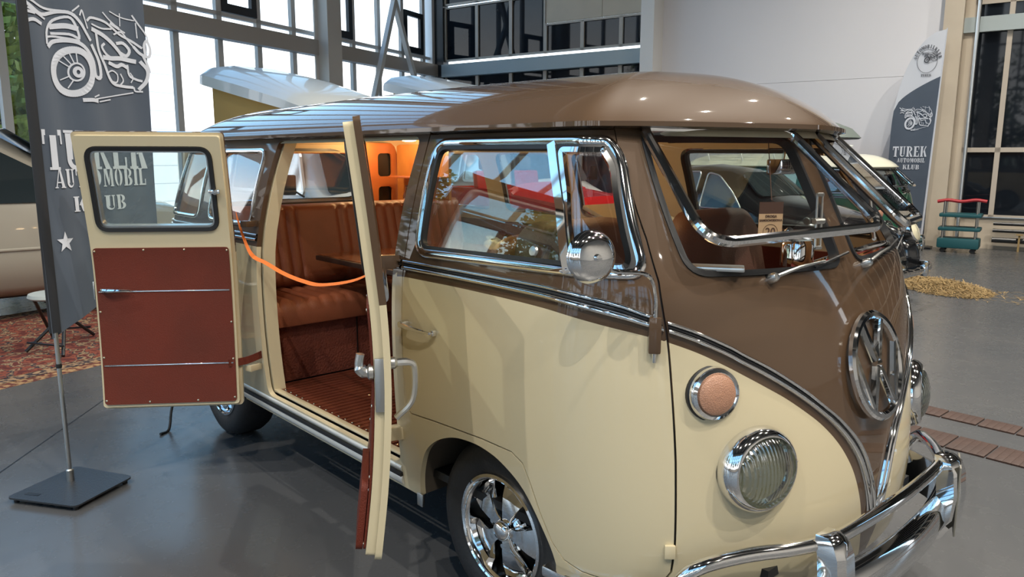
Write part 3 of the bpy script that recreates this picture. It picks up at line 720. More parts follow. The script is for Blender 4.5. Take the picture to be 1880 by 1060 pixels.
# ---- emblem: ring with V over W
zc = .937; ec = Vector(S(0, zc)); en = Vector((.972, 0, .235)).normalized(); ex = Vector((0, 1, 0)); ey = en.cross(ex).normalized(); ey = ey if ey.z > 0 else -ey
ec = ec+en*.014
g = G(); R_ = .158
pr = [(-.013, -.006), (-.013, .006), (-.006, .013), (.006, .013), (.013, .006), (.013, -.006)]
vs = []; nr_ = 64
for k in range(nr_):
    a = 2*PI*k/nr_; rad = ex*math.cos(a)+ey*math.sin(a)
    vs += [ec+rad*(R_+x)+en*y for x, y in pr]
g.add(vs, [(k*6+q, k*6+(q+1) % 6, ((k+1) % nr_)*6+(q+1) % 6, ((k+1) % nr_)*6+q) for k in range(nr_) for q in range(6)])
def stroke(g, a, b, w, o, ux, uy, un, h0, h1, be=.004):
    A = Vector(a); B = Vector(b); t = (B-A).normalized(); s = Vector((-t.y, t.x))
    def P(q, h): return o+ux*q.x+uy*q.y+un*h
    vs = [P(A+s*w/2, h0), P(A-s*w/2, h0), P(B-s*w/2, h0), P(B+s*w/2, h0), P(A+s*(w/2-be), h1), P(A-s*(w/2-be), h1), P(B-s*(w/2-be), h1), P(B+s*(w/2-be), h1)]
    g.add(vs, [(0, 1, 2, 3), (4, 7, 6, 5), (0, 4, 5, 1), (1, 5, 6, 2), (2, 6, 7, 3), (3, 7, 4, 0)])
K = R_
for sx in (-1, 1):
    for a, b in (((sx*.42*K, .90*K), (sx*.045*K, .10*K)), ((sx*.93*K, .35*K), (sx*.47*K, -.84*K)), ((sx*.47*K, -.84*K), (sx*.05*K, -.04*K))):
        stroke(g, a, b, .024, ec, ex, ey, en, -.006, .011)
stroke(g, (-.10*K, .06*K), (.10*K, .06*K), .018, ec, ex, ey, en, -.006, .012)
g.build('emblem', M['chrome'], BUS, ang=40)

# ---- mirrors
def mirror(sd):
    b = Vector(S(.628*sd, 1.10)); n = SN(.628*sd, 1.10)
    ho = G().box(b+n*.012+Vector((0, 0, .005)), (.03, .034, .10), rz=math.atan2(n.y, n.x), bev=.006)
    head = Vector((.548, -.958*sd, 1.327)); h = ho.build('mirror_bracket', M['brown'], BUS)
    pts = crom([b+n*.014+Vector((0, 0, -.07)), b+n*.016+Vector((0, 0, .05)), b+n*.020+Vector((-.004, 0, .115)), b+n*.05+Vector((-.02, -.02*sd, .17)), b.lerp(head, .62)+Vector((0, -.02*sd, .048)), head+Vector((.012, -.004*sd, .004))], 6)
    arm = G().tube(pts, .0058, 8).build('mirror_arm', M['chrome'], h)
    ax = (CAM_POS-head)*.0+Vector((.93, -.36*sd, .06)); ax.normalize()
    m_ = G().lathe([(0, .020), (.02, .0185), (.045, .013), (.060, .004), (.066, -.006), (.069, -.014), (.067, -.018), (.0, -.018)], head, ax, 36).build('mirror_head', M['chrome'], h)
    G().lathe([(0, .034), (.008, .032), (.010, .020), (.010, .012)], head, ax, 12).build('mirror_joint', M['chrome'], m_)
mirror(1); mirror(-1)

# ---- wipers, parked on the scuttle
def wiper(base, tip, sd):
    b = Vector(S(*base))+SN(*base)*.012; e = Vector(S(*tip))+SN(*tip)*.02
    g = G().lathe([(0, -.02), (.014, -.02), (.014, .010), (.010, .018), (0, .020)], b, SN(*base), 14)
    m1 = b.lerp(e, .45)+Vector((.010, 0, .010)); g.tube([b+SN(*base)*.008, m1, e], [.006, .005, .0035], 6)
    w = g.build('wiper', M['alu'], BUS)
    d = (e-b).normalized(); G().tube([e-d*.05+Vector((0, 0, -.010)), e+d*.16+Vector((-.02, 0, -.006))], .0045, 6).build('wiper_blade', M['rubber'], w)
wiper((.315, 1.236), (.13, 1.262), 1); wiper((-.075, 1.236), (-.25, 1.262), 1)
G().box(Vector(S(.43, 1.262))+Vector((-.03, 0, .012)), (.07, .16, .012), rz=-1.0, bev=.004).build('heater_vent', M['alu'], BUS)

# ---- bumper: blade, guard tube, overriders
def bx(y, x0, k): return x0-k*abs(y)**2.4
blade = []
for i in range(41):
    y = -.83+1.66*i/40; x = .985-.17*(abs(y)/.83)**2.2-.22*max(0, (abs(y)-.62)/.21)**2
    blade.append(Vector((x, y, .345)))
prof = [(-.075, -.012), (-.070, .008), (-.045, .030), (0, .042), (.045, .030), (.070, .008), (.075, -.012), (.03, -.006), (-.03, -.006)]
g = G(); vs = []
for i, p in enumerate(blade):
    a = blade[max(0, i-1)]; b = blade[min(40, i+1)]; t = (b-a).normalized(); o = Vector((t.y, -t.x, 0)); vs += [p+Vector((0, 0, q[0]))+o*q[1] for q in prof]
g.add(vs, [(i*9+q, i*9+(q+1) % 9, (i+1)*9+(q+1) % 9, (i+1)*9+q) for i in range(40) for q in range(9)]); g.add(vs[:9], [tuple(range(9))]); g.add(vs[-9:], [tuple(range(9))])
bump = g.build('bumper', M['chrome'], BUS, ang=60)
tb = crom([(.700, -.765, .36), (.715, -.775, .44), (.762, -.742, .495), (.830, -.640, .518), (.905, -.52, .525), (.952, -.40, .527), (.968, -.2, .527), (.972, 0, .527), (.968, .2, .527), (.952, .40, .527), (.905, .52, .525), (.830, .640, .518), (.762, .742, .495), (.715, .775, .44), (.700, .765, .36)], 6)
G().tube(tb, .020, 12).build('guard_rail', M['chrome'], bump)
for sy in (-1, 1):
    c = Vector((.965, .43*sy, .0)); g = G()
    rows = [(.255, .0, .036, .03), (.34, .045, .044, .05), (.43, .052, .046, .06), (.51, .044, .045, .06), (.545, .030, .042, .055), (.560, .012, .034, .04), (.565, -.004, .016, .018)]
    vs = []; 
    for (z, x, hw, dp) in rows: vs += [c+Vector((x+.012, -hw*.55, z)), c+Vector((x+.012, hw*.55, z)), c+Vector((x-.004, hw, z)), c+Vector((x-dp, hw, z)), c+Vector((x-dp, -hw, z)), c+Vector((x-.004, -hw, z))]
    g.add(vs, [(i*6+q, i*6+(q+1) % 6, (i+1)*6+(q+1) % 6, (i+1)*6+q) for i in range(len(rows)-1) for q in range(6)]+[tuple(range(6))[::-1], tuple(36+q for q in range(6))])
    g.build('overrider', M['chrome'], bump, ang=30)
# folding number-plate carrier on the far overrider
G().box((.995, .47, .41), (.006, .16, .25), rz=.35, bev=.002).build('plate_carrier', mat('grey_plate_backing', (.20, .19, .16), .4), bump)
# step rubber and lower apron edge below the door
g = G().box((.42, -.80, .322), (.30, .10, .035), rz=.10, bev=.008); g.build('step_trim', M['chrome'], BUS)
g = G().box(Vector(S(.617, .487))+SN(.617, .487)*.006, (.012, .03, .04), rz=-.75, bev=.003); g.build('door_hinge', M['cream'], BUS)
G().box(Vector(S(1.688, .325))+Vector((0, -.004, -.02)), (.035, .012, .05), bev=.003).build('jacking_bracket', M['alu'], BUS)

# ---- wheels
def wheel_spokes(g, c, ax, x, y):
    # five-spoke forged rim: dished barrel, broad tapering spokes
    def P(r, a, h): return c+(x*math.cos(a)+y*math.sin(a))*r+ax*h
    for k in range(5):
        a0 = PI/2+2*PI*k/5; vs = []
        rows = [(.036, .60, .006), (.075, .40, .012), (.125, .42, .006), (.174, .44, -.012)]
        for (r, w, h) in rows: vs += [P(r, a0-w, h-.016), P(r, a0-w*.80, h), P(r, a0, h+.001), P(r, a0+w*.80, h), P(r, a0+w, h-.016), P(r, a0+w, h-.035), P(r, a0-w, h-.035)]
        g.add(vs, [(i*7+q, i*7+(q+1) % 7, (i+1)*7+(q+1) % 7, (i+1)*7+q) for i in range(3) for q in range(7)])
    g.lathe([(.0, .030), (.026, .029), (.034, .022), (.038, .0)], c, ax, 24)
    g.lathe([(.048, -.005), (.060, -.02), (.085, -.028)], c, ax, 30)
    for k in range(5):
        a = PI/2+2*PI*(k+.5)/5; g.lathe([(.0, .004), (.008, .004), (.0095, 0), (.0095, -.02)], P(.078, a, -.012), ax, 8)
def wheel(x, sd, w=.20):
    c = Vector((x, -.80*sd, .32)); ax = Vector((0, -sd, 0)); h = .0
    t = G().lathe([(.196, -.012), (.215, -.001), (.245, .006), (.275, .003), (.300, -.008), (.312, -.025), (.3195, -.045), (.3205, -.10), (.3195, -w+.045), (.300, -w+.008), (.245, -w), (.196, -w+.012)], c, ax, 64)
    root = t.build('wheel', M['tyre'], BUS, ang=40)
    g = G(); g.lathe([(.184, .0), (.190, .004), (.200, .001), (.203, -.008), (.197, -.014)], c, ax, 64); g.lathe([(.188, .001), (.186, -.012), (.178, -.020), (.176, -.05), (.170, -.075), (.168, -w+.01)], c, ax, 64)
    wheel_spokes(g, c+ax*-.030, ax, Vector((0, 0, 1)), Vector((sd, 0, 0)))
    g.build('rim', M['chrome'], root, ang=40)
    G().lathe([(.0, -.10), (.165, -.10), (.165, -.115)], c, ax, 24).build('brake_drum', M['black'], root)
for x in (0, -2.40):
    for sd in (1, -1): wheel(x, sd)
# wheel housings and underbody (dark)
M['under'] = mat('underbody', (.07, .055, .04), .8)
for x in (0, -2.40):
    for sd in (1, -1):
        g = G(); vs = []; A = ARCHF if x == 0 else ARCHR; A = [p for p in A if p[1] > .30]
        for (u, z) in A:
            P = Vector(S(u*sd, z)); vs += [P+Vector((0, .022*sd, 0)), Vector((P.x, (abs(P.y)-.36)*-sd, P.z))]
        n_ = len(A); g.add(vs, [(2*i, 2*i+1, 2*i+3, 2*i+2) for i in range(n_-1)]); g.add(vs, [tuple(2*i+1 for i in range(n_))])
        g.build('wheel_housing', M['under'], BUS, smooth=False)
g = G().box((-1.25, 0, .40), (3.3, 1.55, .03)).box((-1.2, 0, .33), (3.2, .5, .12), bev=.02).box((0, 0, .30), (.10, 1.4, .10), bev=.02).box((-2.4, 0, .31), (.10, 1.4, .10), bev=.02).box((-2.75, 0, .36), (.6, .9, .25), bev=.05)
g.box((.55, 0, .40), (.55, 1.0, .03))
g.build('floor_pan', M['black'], BUS)
M['sill'] = mat('satin_sill_metal', (.72, .72, .68), .35, metal=.35)
# sill below the side doors: bright tread strip and rubber
g = G(); 
sweep('sill_strip', [(1.80+.06*i, .345) for i in range(26)], half_round(.040, .010), S, SN, M['sill'], BUS)
sweep('sill_rubber', [(1.80+.06*i, .372) for i in range(26)], [(-.008, 0), (-.008, .012), (.008, .012), (.008, 0)], S, SN, M['rubber'], BUS)
sweep('sill_strip', [(1.80+.06*i, .395) for i in range(26)], half_round(.022, .006), S, SN, M['sill'], BUS)
# ================================================================ cargo doors
DHT = 1.27
def cdoor(name, hinge, ang, L, inner_left, prof, label=None):
    """side door as a curved panel in its own frame: s runs from the hinge to the free edge, z up, n towards the inner side"""
    a = math.radians(ang); d = Vector((math.cos(a), math.sin(a), 0)); n = Vector((-d.y, d.x, 0))*(1 if inner_left else -1); H0 = Vector((hinge[0], hinge[1], 0))
    def F(s, z): return H0+d*s+n*lerp(prof, z)+Vector((0, 0, z))
    def NFo(s, z):
        dz = (lerp(prof, z+.002)-lerp(prof, z-.002))/.004; v = -(n-Vector((0, 0, dz))); return v.normalized()
    def NFi(s, z): return -NFo(s, z)
    z0, z1 = .385, 1.685
    outl = rpoly([(0, z0), (L, z0), (L, z1), (0, z1)], [.02, .03, .02, .02])
    win = rpoly([(.055, 1.245), (L-.055, 1.245), (L-.055, 1.625), (.055, 1.625)], .055)
    body = panel(name, dens(outl, .05), [dens(win, .03)], BODY, F, NFo, BUS, cuts=[[(.02+.05*i*(L-.04)/ (.05*12), 1.151) for i in range(13)]], mfn=lambda s, z: 0 if z > 1.151 else 1, thick=.020, sx=.08, sy=.05)
    # inner pressing: a frame standing off the skin
    o2 = rpoly([(.012, z0+.012), (L-.012, z0+.012), (L-.012, z1-.012), (.012, z1-.012)], .015)
    panel('door_frame', dens(o2, .05), [dens(grow(win, .004), .03)], [M['cream'], M['cream']], F, NFi, body, thick=.030, off=.048, sx=.08, sy=.05)
    w = sweep('window_frame', dens(grow(win, -.006), .04), [(-.010, -.04), (-.010, .004), (.008, .006), (.010, -.04)], F, NFi, M['rubber'], body, True, off=.05)
    sweep('window_rim', dens(grow(win, -.018), .04), [(-.006, -.035), (-.006, .0), (.006, .0), (.006, -.035)], F, NFi, M['alu'], w, True, off=.044)
    panel('window_pane', dens(grow(win, -.014), .05), [], [M['glassdoor']], F, NFi, w, thick=.004, off=.024, sx=.12, sy=.1)
    sweep('chrome_trim', [(.01+.05*i, 1.185) for i in range(int(L/.05))], half_round(.05, .010), F, NFo, M['chrome'], body)
    # upholstered card in three fields with bright strips and screws
    z_ = (z0+.025, .600, .955, 1.165)
    panel('door_card', dens(rpoly([(.022, z_[0]), (L-.022, z_[0]), (L-.022, z_[3]), (.022, z_[3])], .018), .06), [], [M['door_card']], F, NFi, body, thick=.007, off=.056, sx=.08, sy=.05)
    for zz in z_[1:3]:
        sweep('card_strip', [(.03+.05*i*(L-.06)/(.05*12), zz) for i in range(13)], half_round(.008, .003), F, NFi, M['chrome'], body, off=.056)
    k = 0
    for (s, z) in [(.03, .43), (.2, .42), (.42, .42), (L-.03, .43), (.03, .62), (L-.03, .64), (.03, .80), (L-.03, .86), (.03, 1.15), (.22, 1.155), (.40, 1.155), (L-.03, 1.15)]:
        G().lathe([(.006, 0), (.0045, .002), (0, .003)], F(s, z)+NFi(s, z)*.056, NFi(s, z), 10).build('screw', M['screw'], body, smooth=False)
    return body, F, NFo, NFi
PR_R = [(.3, .035), (.45, .018), (.65, .006), (.9, .0), (1.05, .002), (1.16, .010), (1.24, .022), (1.45, .06), (1.70, .115)]
PR_F = [(.3, .055), (.45, .035), (.65, .013), (.9, .0), (1.05, .002), (1.16, .008), (1.24, .016), (1.45, .038), (1.70, .068)]
rd, RF, RNo, RNi = cdoor('cargo_door', (-1.735, -.935), -125.5, .645, True, PR_R)
# long lever on the upper strip, sliding-window catch, check strap, hinges
p = RF(.60, .965)+RNi(.6, .965)*.062; q = RF(.47, .962)+RNi(.47, .962)*.078
G().tube([p, p.lerp(q, .25)+RNi(.6, .96)*.014, q], [.008, .011, .005], 8).build('door_lever', M['chrome'], rd)
G().box(RF(.055, 1.43)+RNi(.05, 1.43)*.066, (.05, .012, .018), rz=math.radians(-125), bev=.003).lathe([(0, 0), (.012, 0), (.012, .012), (0, .014)], RF(.05, 1.43)+RNi(.05, 1.43)*.066, RNi(.05, 1.43), 12).build('window_catch', M['chrome'], rd)
a_ = RF(.05, .60)+RNi(.05, .6)*.062; b_ = Vector((-1.70, -.855, .62))
g = G(); w_ = Vector((0, 0, .018))
pts = [a_.lerp(b_, i/8)+Vector((0, 0, -.010*math.sin(PI*i/8))) for i in range(9)]
n_ = (b_-a_).cross(w_).normalized()*.0025
g.add([p+s*w_+t*n_ for p in pts for s, t in ((-1, -1), (1, -1), (1, 1), (-1, 1))], [(i*4+q, i*4+(q+1) % 4, i*4+4+(q+1) % 4, i*4+4+q) for i in range(8) for q in range(4)])
g.build('check_strap', M['door_card'], rd)
for zz in (.56, 1.26): G().box((-1.715, -.895 if zz < 1 else -.875, zz), (.045, .07, .03), rz=.3, bev=.004).build('door_hinge', M['cream'] if zz < 1 else M['brown'], rd)
G().box(RF(.640, .96)+RNi(.64, .96)*.03, (.006, .03, .085), rz=math.radians(-125.5), bev=.002).build('latch_plate', M['alu'], rd)
# front cargo door, swung forward beside the cab door
fd, FF, FNo, FNi = cdoor('cargo_door', (-.505, -.895), -32.0, .63, False, PR_F)
c = FF(.55, .93); n = FNo(.55, .93)
G().tube(crom([c+n*.002+Vector((0, 0, .045)), c+n*.055+Vector((0, 0, .045)), c+n*.070+Vector((0, 0, .02)), c+n*.062+Vector((0, 0, -.07)), c+n*.012+Vector((0, 0, -.125))], 5), [.012]*5+[.010]*16, 8).lathe([(.018, 0), (.018, .012), (.012, .02), (0, .02)], c+Vector((0, 0, .045)), n, 16).build('door_handle', M['alu'], fd)
c = FF(.60, .965); n = FNi(.60, .965)
G().box(FF(.622, .93)+n*.030, (.012, .034, .16), rz=math.radians(-32), bev=.004).build('latch_plate', M['alu'], fd)
G().tube(crom([c+n*.050, c+n*.075, c+n*.090+Vector((0, 0, .02)), c+n*.085+Vector((0, 0, .055))], 5), [.016]*5+[.018]*5+[.013]*6, 10).lathe([(.022, .05), (.024, .062), (.012, .07), (0, .07)], c, n, 16).build('inner_handle', M['alu'], fd)
panel('map_pocket', rpoly([(.30, .40), (.60, .40), (.60, .62), (.30, .62)], .03), [], [M['door_card']], FF, FNi, fd, thick=.02, off=.078, sx=.06, sy=.05)
for zz in (.55, 1.20): G().box((-.515, -.875, zz), (.045, .07, .05), rz=-.3, bev=.004).build('door_hinge', M['cream'] if zz < 1 else M['brown'], fd)

# ================================================================ cabin
# ribbed timber floor
M['slat'] = mat('varnished_floor_slat', (.13, .036, .018), .25, coat=.6, noise=(5, .3, (.085, .02, .012)))
g = G(); x = -.54
g.box((-1.16, 0, .4215), (1.24, 1.60, .006))
k = 0
while x > -1.76:
    g.box((x, 0, .4285), (.030, 1.60, .009), bev=.003); x -= .040; k += 1
g.build('slatted_floor', M['slat'], BUS)
G().box((-1.15, -.795, .430), (1.20, .030, .012), bev=.004).build('threshold', M['cream'], BUS)
for i in range(20):
    G().lathe([(.006, 0), (.005, .003), (0, .0045)], (-.60-.058*i, -.765, .4325), (0, 0, 1), 10).build('floor_screw', M['screw'], BUS, smooth=False)
G().lathe([(.007, 0), (.005, .003), (0, .005)], (-1.30, -.50, .4325), (0, 0, 1), 10).build('floor_screw', M['screw'], BUS, smooth=False)
# cream door posts lining the opening
for x, w in ((-.535, .05), (-1.70, .05)):
    g = G()
    for z in range(13):
        z0 = .42+z*.1
        y0 = lerp(WT, z0)-.03; y1 = lerp(WT, z0+.1)-.03
        a = x-w/2; b = x+w/2
        g.add([(a, -y0, z0), (b, -y0, z0), (b, -y0+.06, z0), (a, -y0+.06, z0), (a, -y1, z0+.1), (b, -y1, z0+.1), (b, -y1+.06, z0+.1), (a, -y1+.06, z0+.1)], [(0, 1, 5, 4), (1, 2, 6, 5), (2, 3, 7, 6), (3, 0, 4, 7)])
    g.build('door_pillar', M['cream'], BUS)
# rear bench: base, cushion with stitched flutes, back rest
def fluted(name, o, ux, uy, un, w, h, d, pitch, m, parent, plain=(), rnd=.05, sag=.0):
    """cushion: w along ux, h along uy, padded out along un, flutes every pitch"""
    o, ux, uy, un = Vector(o), Vector(ux).normalized(), Vector(uy).normalized(), Vector(un).normalized(); g = G(); vs = []
    nx = max(8, int(w/pitch)*6); ny = 16
    for i in range(nx+1):
        s = i/nx*w
        for j in range(ny+1):
            t = j/ny*h; e = min(1, min(s, w-s)/rnd, 1); f = min(1, min(t, h-t)/rnd)
            ed = math.sqrt(max(0, 1-(1-e)**2))*math.sqrt(max(0, 1-(1-f)**2))
            fl = abs(math.sin(PI*s/pitch))**.5 if not any(a < s < b for a, b in plain) else .95
            vs.append(o+ux*s+uy*t+un*(d*(.45+.55*ed)-.020*(1-fl)*ed))
    N = len(vs); vs += [v-un*(v-o).dot(un) for v in vs[:N]]
    fs = []; q = ny+1
    for i in range(nx):
        for j in range(ny): fs += [(i*q+j, (i+1)*q+j, (i+1)*q+j+1, i*q+j+1), (N+i*q+j, N+i*q+j+1, N+(i+1)*q+j+1, N+(i+1)*q+j)]
    for i in range(nx): fs += [(i*q, N+i*q, N+(i+1)*q, (i+1)*q), (i*q+ny, (i+1)*q+ny, N+(i+1)*q+ny, N+i*q+ny)]
    for j in range(ny): fs += [(j, j+1, N+j+1, N+j), (nx*q+j, N+nx*q+j, N+nx*q+j+1, nx*q+j+1)]
    return g.add(vs, fs).build(name, m, parent, ang=60)
bench = G().box((-2.05, .0, .595), (.52, 1.58, .34), bev=.01).build('bench_seat', mat('red_brown_carpet', (.19, .045, .022), .8, bump=(90, .8), noise=(14, .25, (.12, .026, .014))), BUS)
G().box((-1.785, -.27, .60), (.004, .006, .30)).build('base_seam', M['black'], bench)
fluted('seat_cushion', (-1.735, -.79, .775), (0, 1, 0), (-1, 0, .0), (0, 0, 1), 1.58, .62, .085, .075, M['leather'], bench, rnd=.06)
G().box((-1.76, 0, .765), (.055, 1.58, .085), bev=.02).build('cushion_front', M['leather'], bench)
fluted('backrest', (-2.20, -.79, .835), (0, 1, 0), (-.24, 0, 1), (1, 0, .24), 1.58, .475, .11, .066, M['leather'], bench, plain=((.40, .62),), rnd=.04)
# rear parcel deck, pillars' inner trim round the rear window
G().box((-2.72, 0, 1.10), (.75, 1.60, .03)).build('rear_deck', M['wood'], BUS)
rw = rpoly([(-.46, 1.262), (.50, 1.262), (.50, 1.625), (-.46, 1.625)], .06)
panel('rear_lining', dens([(-.74, 1.11), (.74, 1.11), (.70, 1.69), (-.70, 1.69)], .08), [rw], [M['cream_in']], lambda y, z: (-2.99, y, z), lambda y, z: (1, 0, 0), BUS, thick=.03, sx=.1, sy=.1)
sweep('rear_window_seal', dens(grow(rw, -.004), .05), [(-.009, -.01), (-.009, .008), (.009, .008), (.009, -.01)], lambda y, z: (-2.99, y, z), lambda y, z: (1, 0, 0), M['rubber'], BUS, True)
# wooden cabinet and lit shelf unit on the far side behind the bench corner
M['wood2'] = mat('orange_brown_panel', (.42, .13, .035), .4, coat=.3, noise=(9, .3, (.33, .09, .025)))
cab = G().box((-2.50, .700, 1.33), (.60, .02, .66)).box((-2.50, .60, 1.005), (.60, .22, .02)).build('display_cabinet', M['wood'], BUS)
pn = panel('cabinet_side', dens([(.47, 1.02), (.72, 1.02), (.70, 1.67), (.46, 1.67)], .06), [rpoly([(.545, 1.14), (.66, 1.14), (.66, 1.37), (.545, 1.37)], .03), rpoly([(.545, 1.44), (.66, 1.44), (.66, 1.60), (.545, 1.60)], .03)], [M['wood2']], lambda y, z: (-2.82, y, z), lambda y, z: (1, 0, 0), cab, thick=.018, sx=.06, sy=.06)
G().box((-2.86, .60, 1.35), (.02, .26, .62)).build('cabinet_back', M['black'], cab)
for z in (1.175, 1.44): G().box((-2.46, .63, z), (.52, .13, .014), bev=.003).build('shelf', M['wood2'], cab)
G().tube([(-2.24, .575, 1.20), (-2.68, .575, 1.20)], .005, 6).build('shelf_rail', M['chrome'], cab)
G().box((-2.45, .625, 1.02), (.54, .14, .02), bev=.004).build('worktop', M['cream_in'], cab)
# table
tb_ = G().box((-1.60, .11, 1.028), (.80, 1.00, .028), bev=.008).build('folding_table', mat('table_edge', (.035, .02, .015), .4), BUS)
G().box((-1.60, .11, 1.044), (.775, .975, .004)).build('table_top', mat('walnut_veneer', (.34, .10, .03), .2, coat=.6, noise=(7, .15, (.06, .02, .012))), tb_)
G().box((-1.50, .05, 1.004), (.28, .70, .018), bev=.003).build('table_runner', M['alu'], tb_)
G().tube([(-1.55, .40, .43), (-1.55, .40, 1.0)], .022, 12).build('table_leg', M['chrome'], tb_)
# side linings
for sd in (1, -1):
    for (a, b) in (((2.99, 4.3),) if sd > 0 else ((1.77, 4.3),)):
        panel('side_lining', dens([(a, .46), (b, .46), (b, 1.18), (a, 1.18)], .08), [], [M['door_card']], lambda u, z: S(u*sd, z), lambda u, z: SN(u*sd, z), BUS, thick=.006, off=-.028, sx=.12, sy=.08)
# ceiling lamps
def dome_lamp(x, y, z, e):
    b = G().lathe([(.066, .012), (.066, .0), (.055, -.006), (.05, -.006)], (x, y, z), (0, 0, 1), 28).build('ceiling_lamp', M['white'], BUS)
    G().lathe([(.052, -.004), (.04, -.014), (.0, -.018)], (x, y, z), (0, 0, 1), 24).build('diffuser', M['lit'], b)
    lamp('cabin_lamp', 'POINT', (x, y, z-.05), e, (1, .62, .28), .04)
dome_lamp(-2.72, .36, 1.700, 9); dome_lamp(-2.40, .52, 1.690, 9); dome_lamp(-.80, .35, 1.78, 3); dome_lamp(-.10, -.12, 1.82, 7)
lamp('cabin_lamp', 'POINT', (-1.35, 0, 1.62), 7, (1, .66, .34), .06)
# partition shelf behind the cab and second-row seat back
def seat_back(name, x, y, w, zb, zt, m, lean=.12, r=.14, th=.10):
    g = G(); o = rpoly([(-w/2, 0), (w/2, 0), (w/2-.02, zt-zb), (-w/2+.02, zt-zb)], [.03, .03, r, r], 8); o = dens(o, .03); c = Vector((0, (zt-zb)/2)); vs = []; L = []
    for k, (sc, h) in enumerate(((.90, 0), (1, .03), (1, th-.03), (.90, th), (.6, th+.008), (.0, th+.01))):
        L.append([Vector((x-lean*((c.y+(q[1]-c.y)*sc)/(zt-zb))+th/2-h, y+q[0]*sc, zb+c.y+(q[1]-c.y)*sc)) for q in o])
    n_ = len(o)
    for l in L: vs += l
    fs = [(i*n_+k, i*n_+(k+1) % n_, (i+1)*n_+(k+1) % n_, (i+1)*n_+k) for i in range(len(L)-1) for k in range(n_)]+[tuple(range(n_))]
    return g.add(vs, fs).build(name, m, BUS if isinstance(name, str) and name == 'front_seat' else BUS, ang=50)
for y in (-.42, .42):
    s = seat_back('front_seat', .10, y, .62, .80, 1.36, M['seat_dark'])
    G().box((.34, y, .76), (.48, .60, .14), bev=.05).build('seat_cushion', M['seat_dark'], s)
    G().box((.32, y, .56), (.46, .56, .28), bev=.02).build('seat_box', M['door_card'], s)
s = seat_back('rear_facing_seat', -.28, -.44, .50, .80, 1.30, M['leather'], lean=-.10)
G().box((-.44, 0, .78), (.03, 1.60, .72)).box((-.44, .55, 1.2), (.03, .5, .12), bev=.01).build('partition', M['door_card'], BUS)
G().box((-.42, .42, 1.30), (.30, .44, .02), bev=.004, R=Matrix.Rotation(.35, 3, 'Y')).build('cabinet_flap', M['cream_in'], BUS)
G().box((-.44, .40, 1.18), (.02, .60, .22), bev=.003).build('cabinet_front', M['cream_in'], BUS)
# dashboard, wheel, handbrake
dash = sweep('dashboard', [(-.57+.03*i, 1.17) for i in range(39)], [(-.06, -.02), (-.06, -.16), (.0, -.19), (.055, -.12), (.06, -.02)], S, SN, mat('dark_red_dashboard', (.17, .022, .016), .3, coat=.6), BUS)
dc = Vector((.52, .38, 1.19)); sx_ = Vector((-.42, 0, .9)).normalized()
sw = G().tube([dc+Vector((0, math.cos(a), 0))*.205+sx_.cross(Vector((0, 1, 0)))*math.sin(a)*.205 for a in [2*PI*k/40 for k in range(40)]], .011, 8, closed=True).build('steering_wheel', M['chrome'], dash)
g = G()
for a in (0, PI, -PI/2): g.tube([dc, dc+(Vector((0, math.cos(a), 0))+sx_.cross(Vector((0, 1, 0)))*math.sin(a))*.2], .007, 6)
g.lathe([(0, .02), (.03, .015), (.035, -.02)], dc, sx_, 16).tube([dc-sx_*.02, dc-sx_*.5], .018, 8); g.build('steering_column', M['chrome'], sw)
G().lathe([(.0, .0), (.052, 0), (.052, .07), (.045, .085), (.0, .085)], (.60, -.02, 1.225), (0, 0, 1), 28).build('instrument_pod', M['chrome'], dash)
# inside panel under the windscreen on the far door and sun visor, centre mirror
G().box((.33, -.36, 1.655), (.13, .34, .014), bev=.005, R=Matrix.Rotation(.12, 3, 'Y')).build('sun_visor', M['cream_in'], BUS)
G().box((.33, .36, 1.655), (.13, .34, .014), bev=.005, R=Matrix.Rotation(.12, 3, 'Y')).build('sun_visor', M['cream_in'], BUS)
m_ = G().tube([(.53, 0, 1.66), (.52, 0, 1.57)], .005, 6).build('rear_view_mirror', M['chrome'], BUS)
G().box((.515, 0, 1.545), (.014, .17, .05), bev=.006).build('mirror_glass', M['chrome'], m_)

# ---- loose things in and on the van
A = Vector((-1.73, -.86, 1.225)); B = Vector((-.53, -.84, 1.04))
g = G(); vs = []
cp = crom([(-1.800, -.90, 1.296), (-1.751, -.895, 1.202), (-1.682, -.885, 1.114), (-1.554, -.875, 1.088), (-1.389, -.87, 1.058), (-1.208, -.87, 1.045), (-1.038, -.87, 1.049), (-.773, -.87, 1.10), (-.60, -.865, 1.165), (-.535, -.85, 1.20)], 6)
for i, p in enumerate(cp):
    k_ = max(0, 1-i/14); w = Vector((-.018*k_, .006, .006+.010*k_)); n_ = Vector((0, .0012, 0)); vs += [p-w-n_, p+w-n_, p+w+n_, p-w+n_]
g.add(vs, [(i*4+q, i*4+(q+1) % 4, i*4+4+(q+1) % 4, i*4+4+q) for i in range(len(cp)-1) for q in range(4)]+[(0, 1, 2, 3)])
tag(g.build('webbing_strap', M['orange']), 'orange webbing strap hung slack across the open side doorway of the van', 'strap')
def sheet_card(name, c, ux, uy, w, h, m, th=.002):
    ux, uy = Vector(ux).normalized(), Vector(uy).normalized(); c = Vector(c)
    return G().prism([(-w/2, -h/2), (w/2, -h/2), (w/2, h/2), (-w/2, h/2)], c, ux, uy, th).build(name, m, smooth=False)
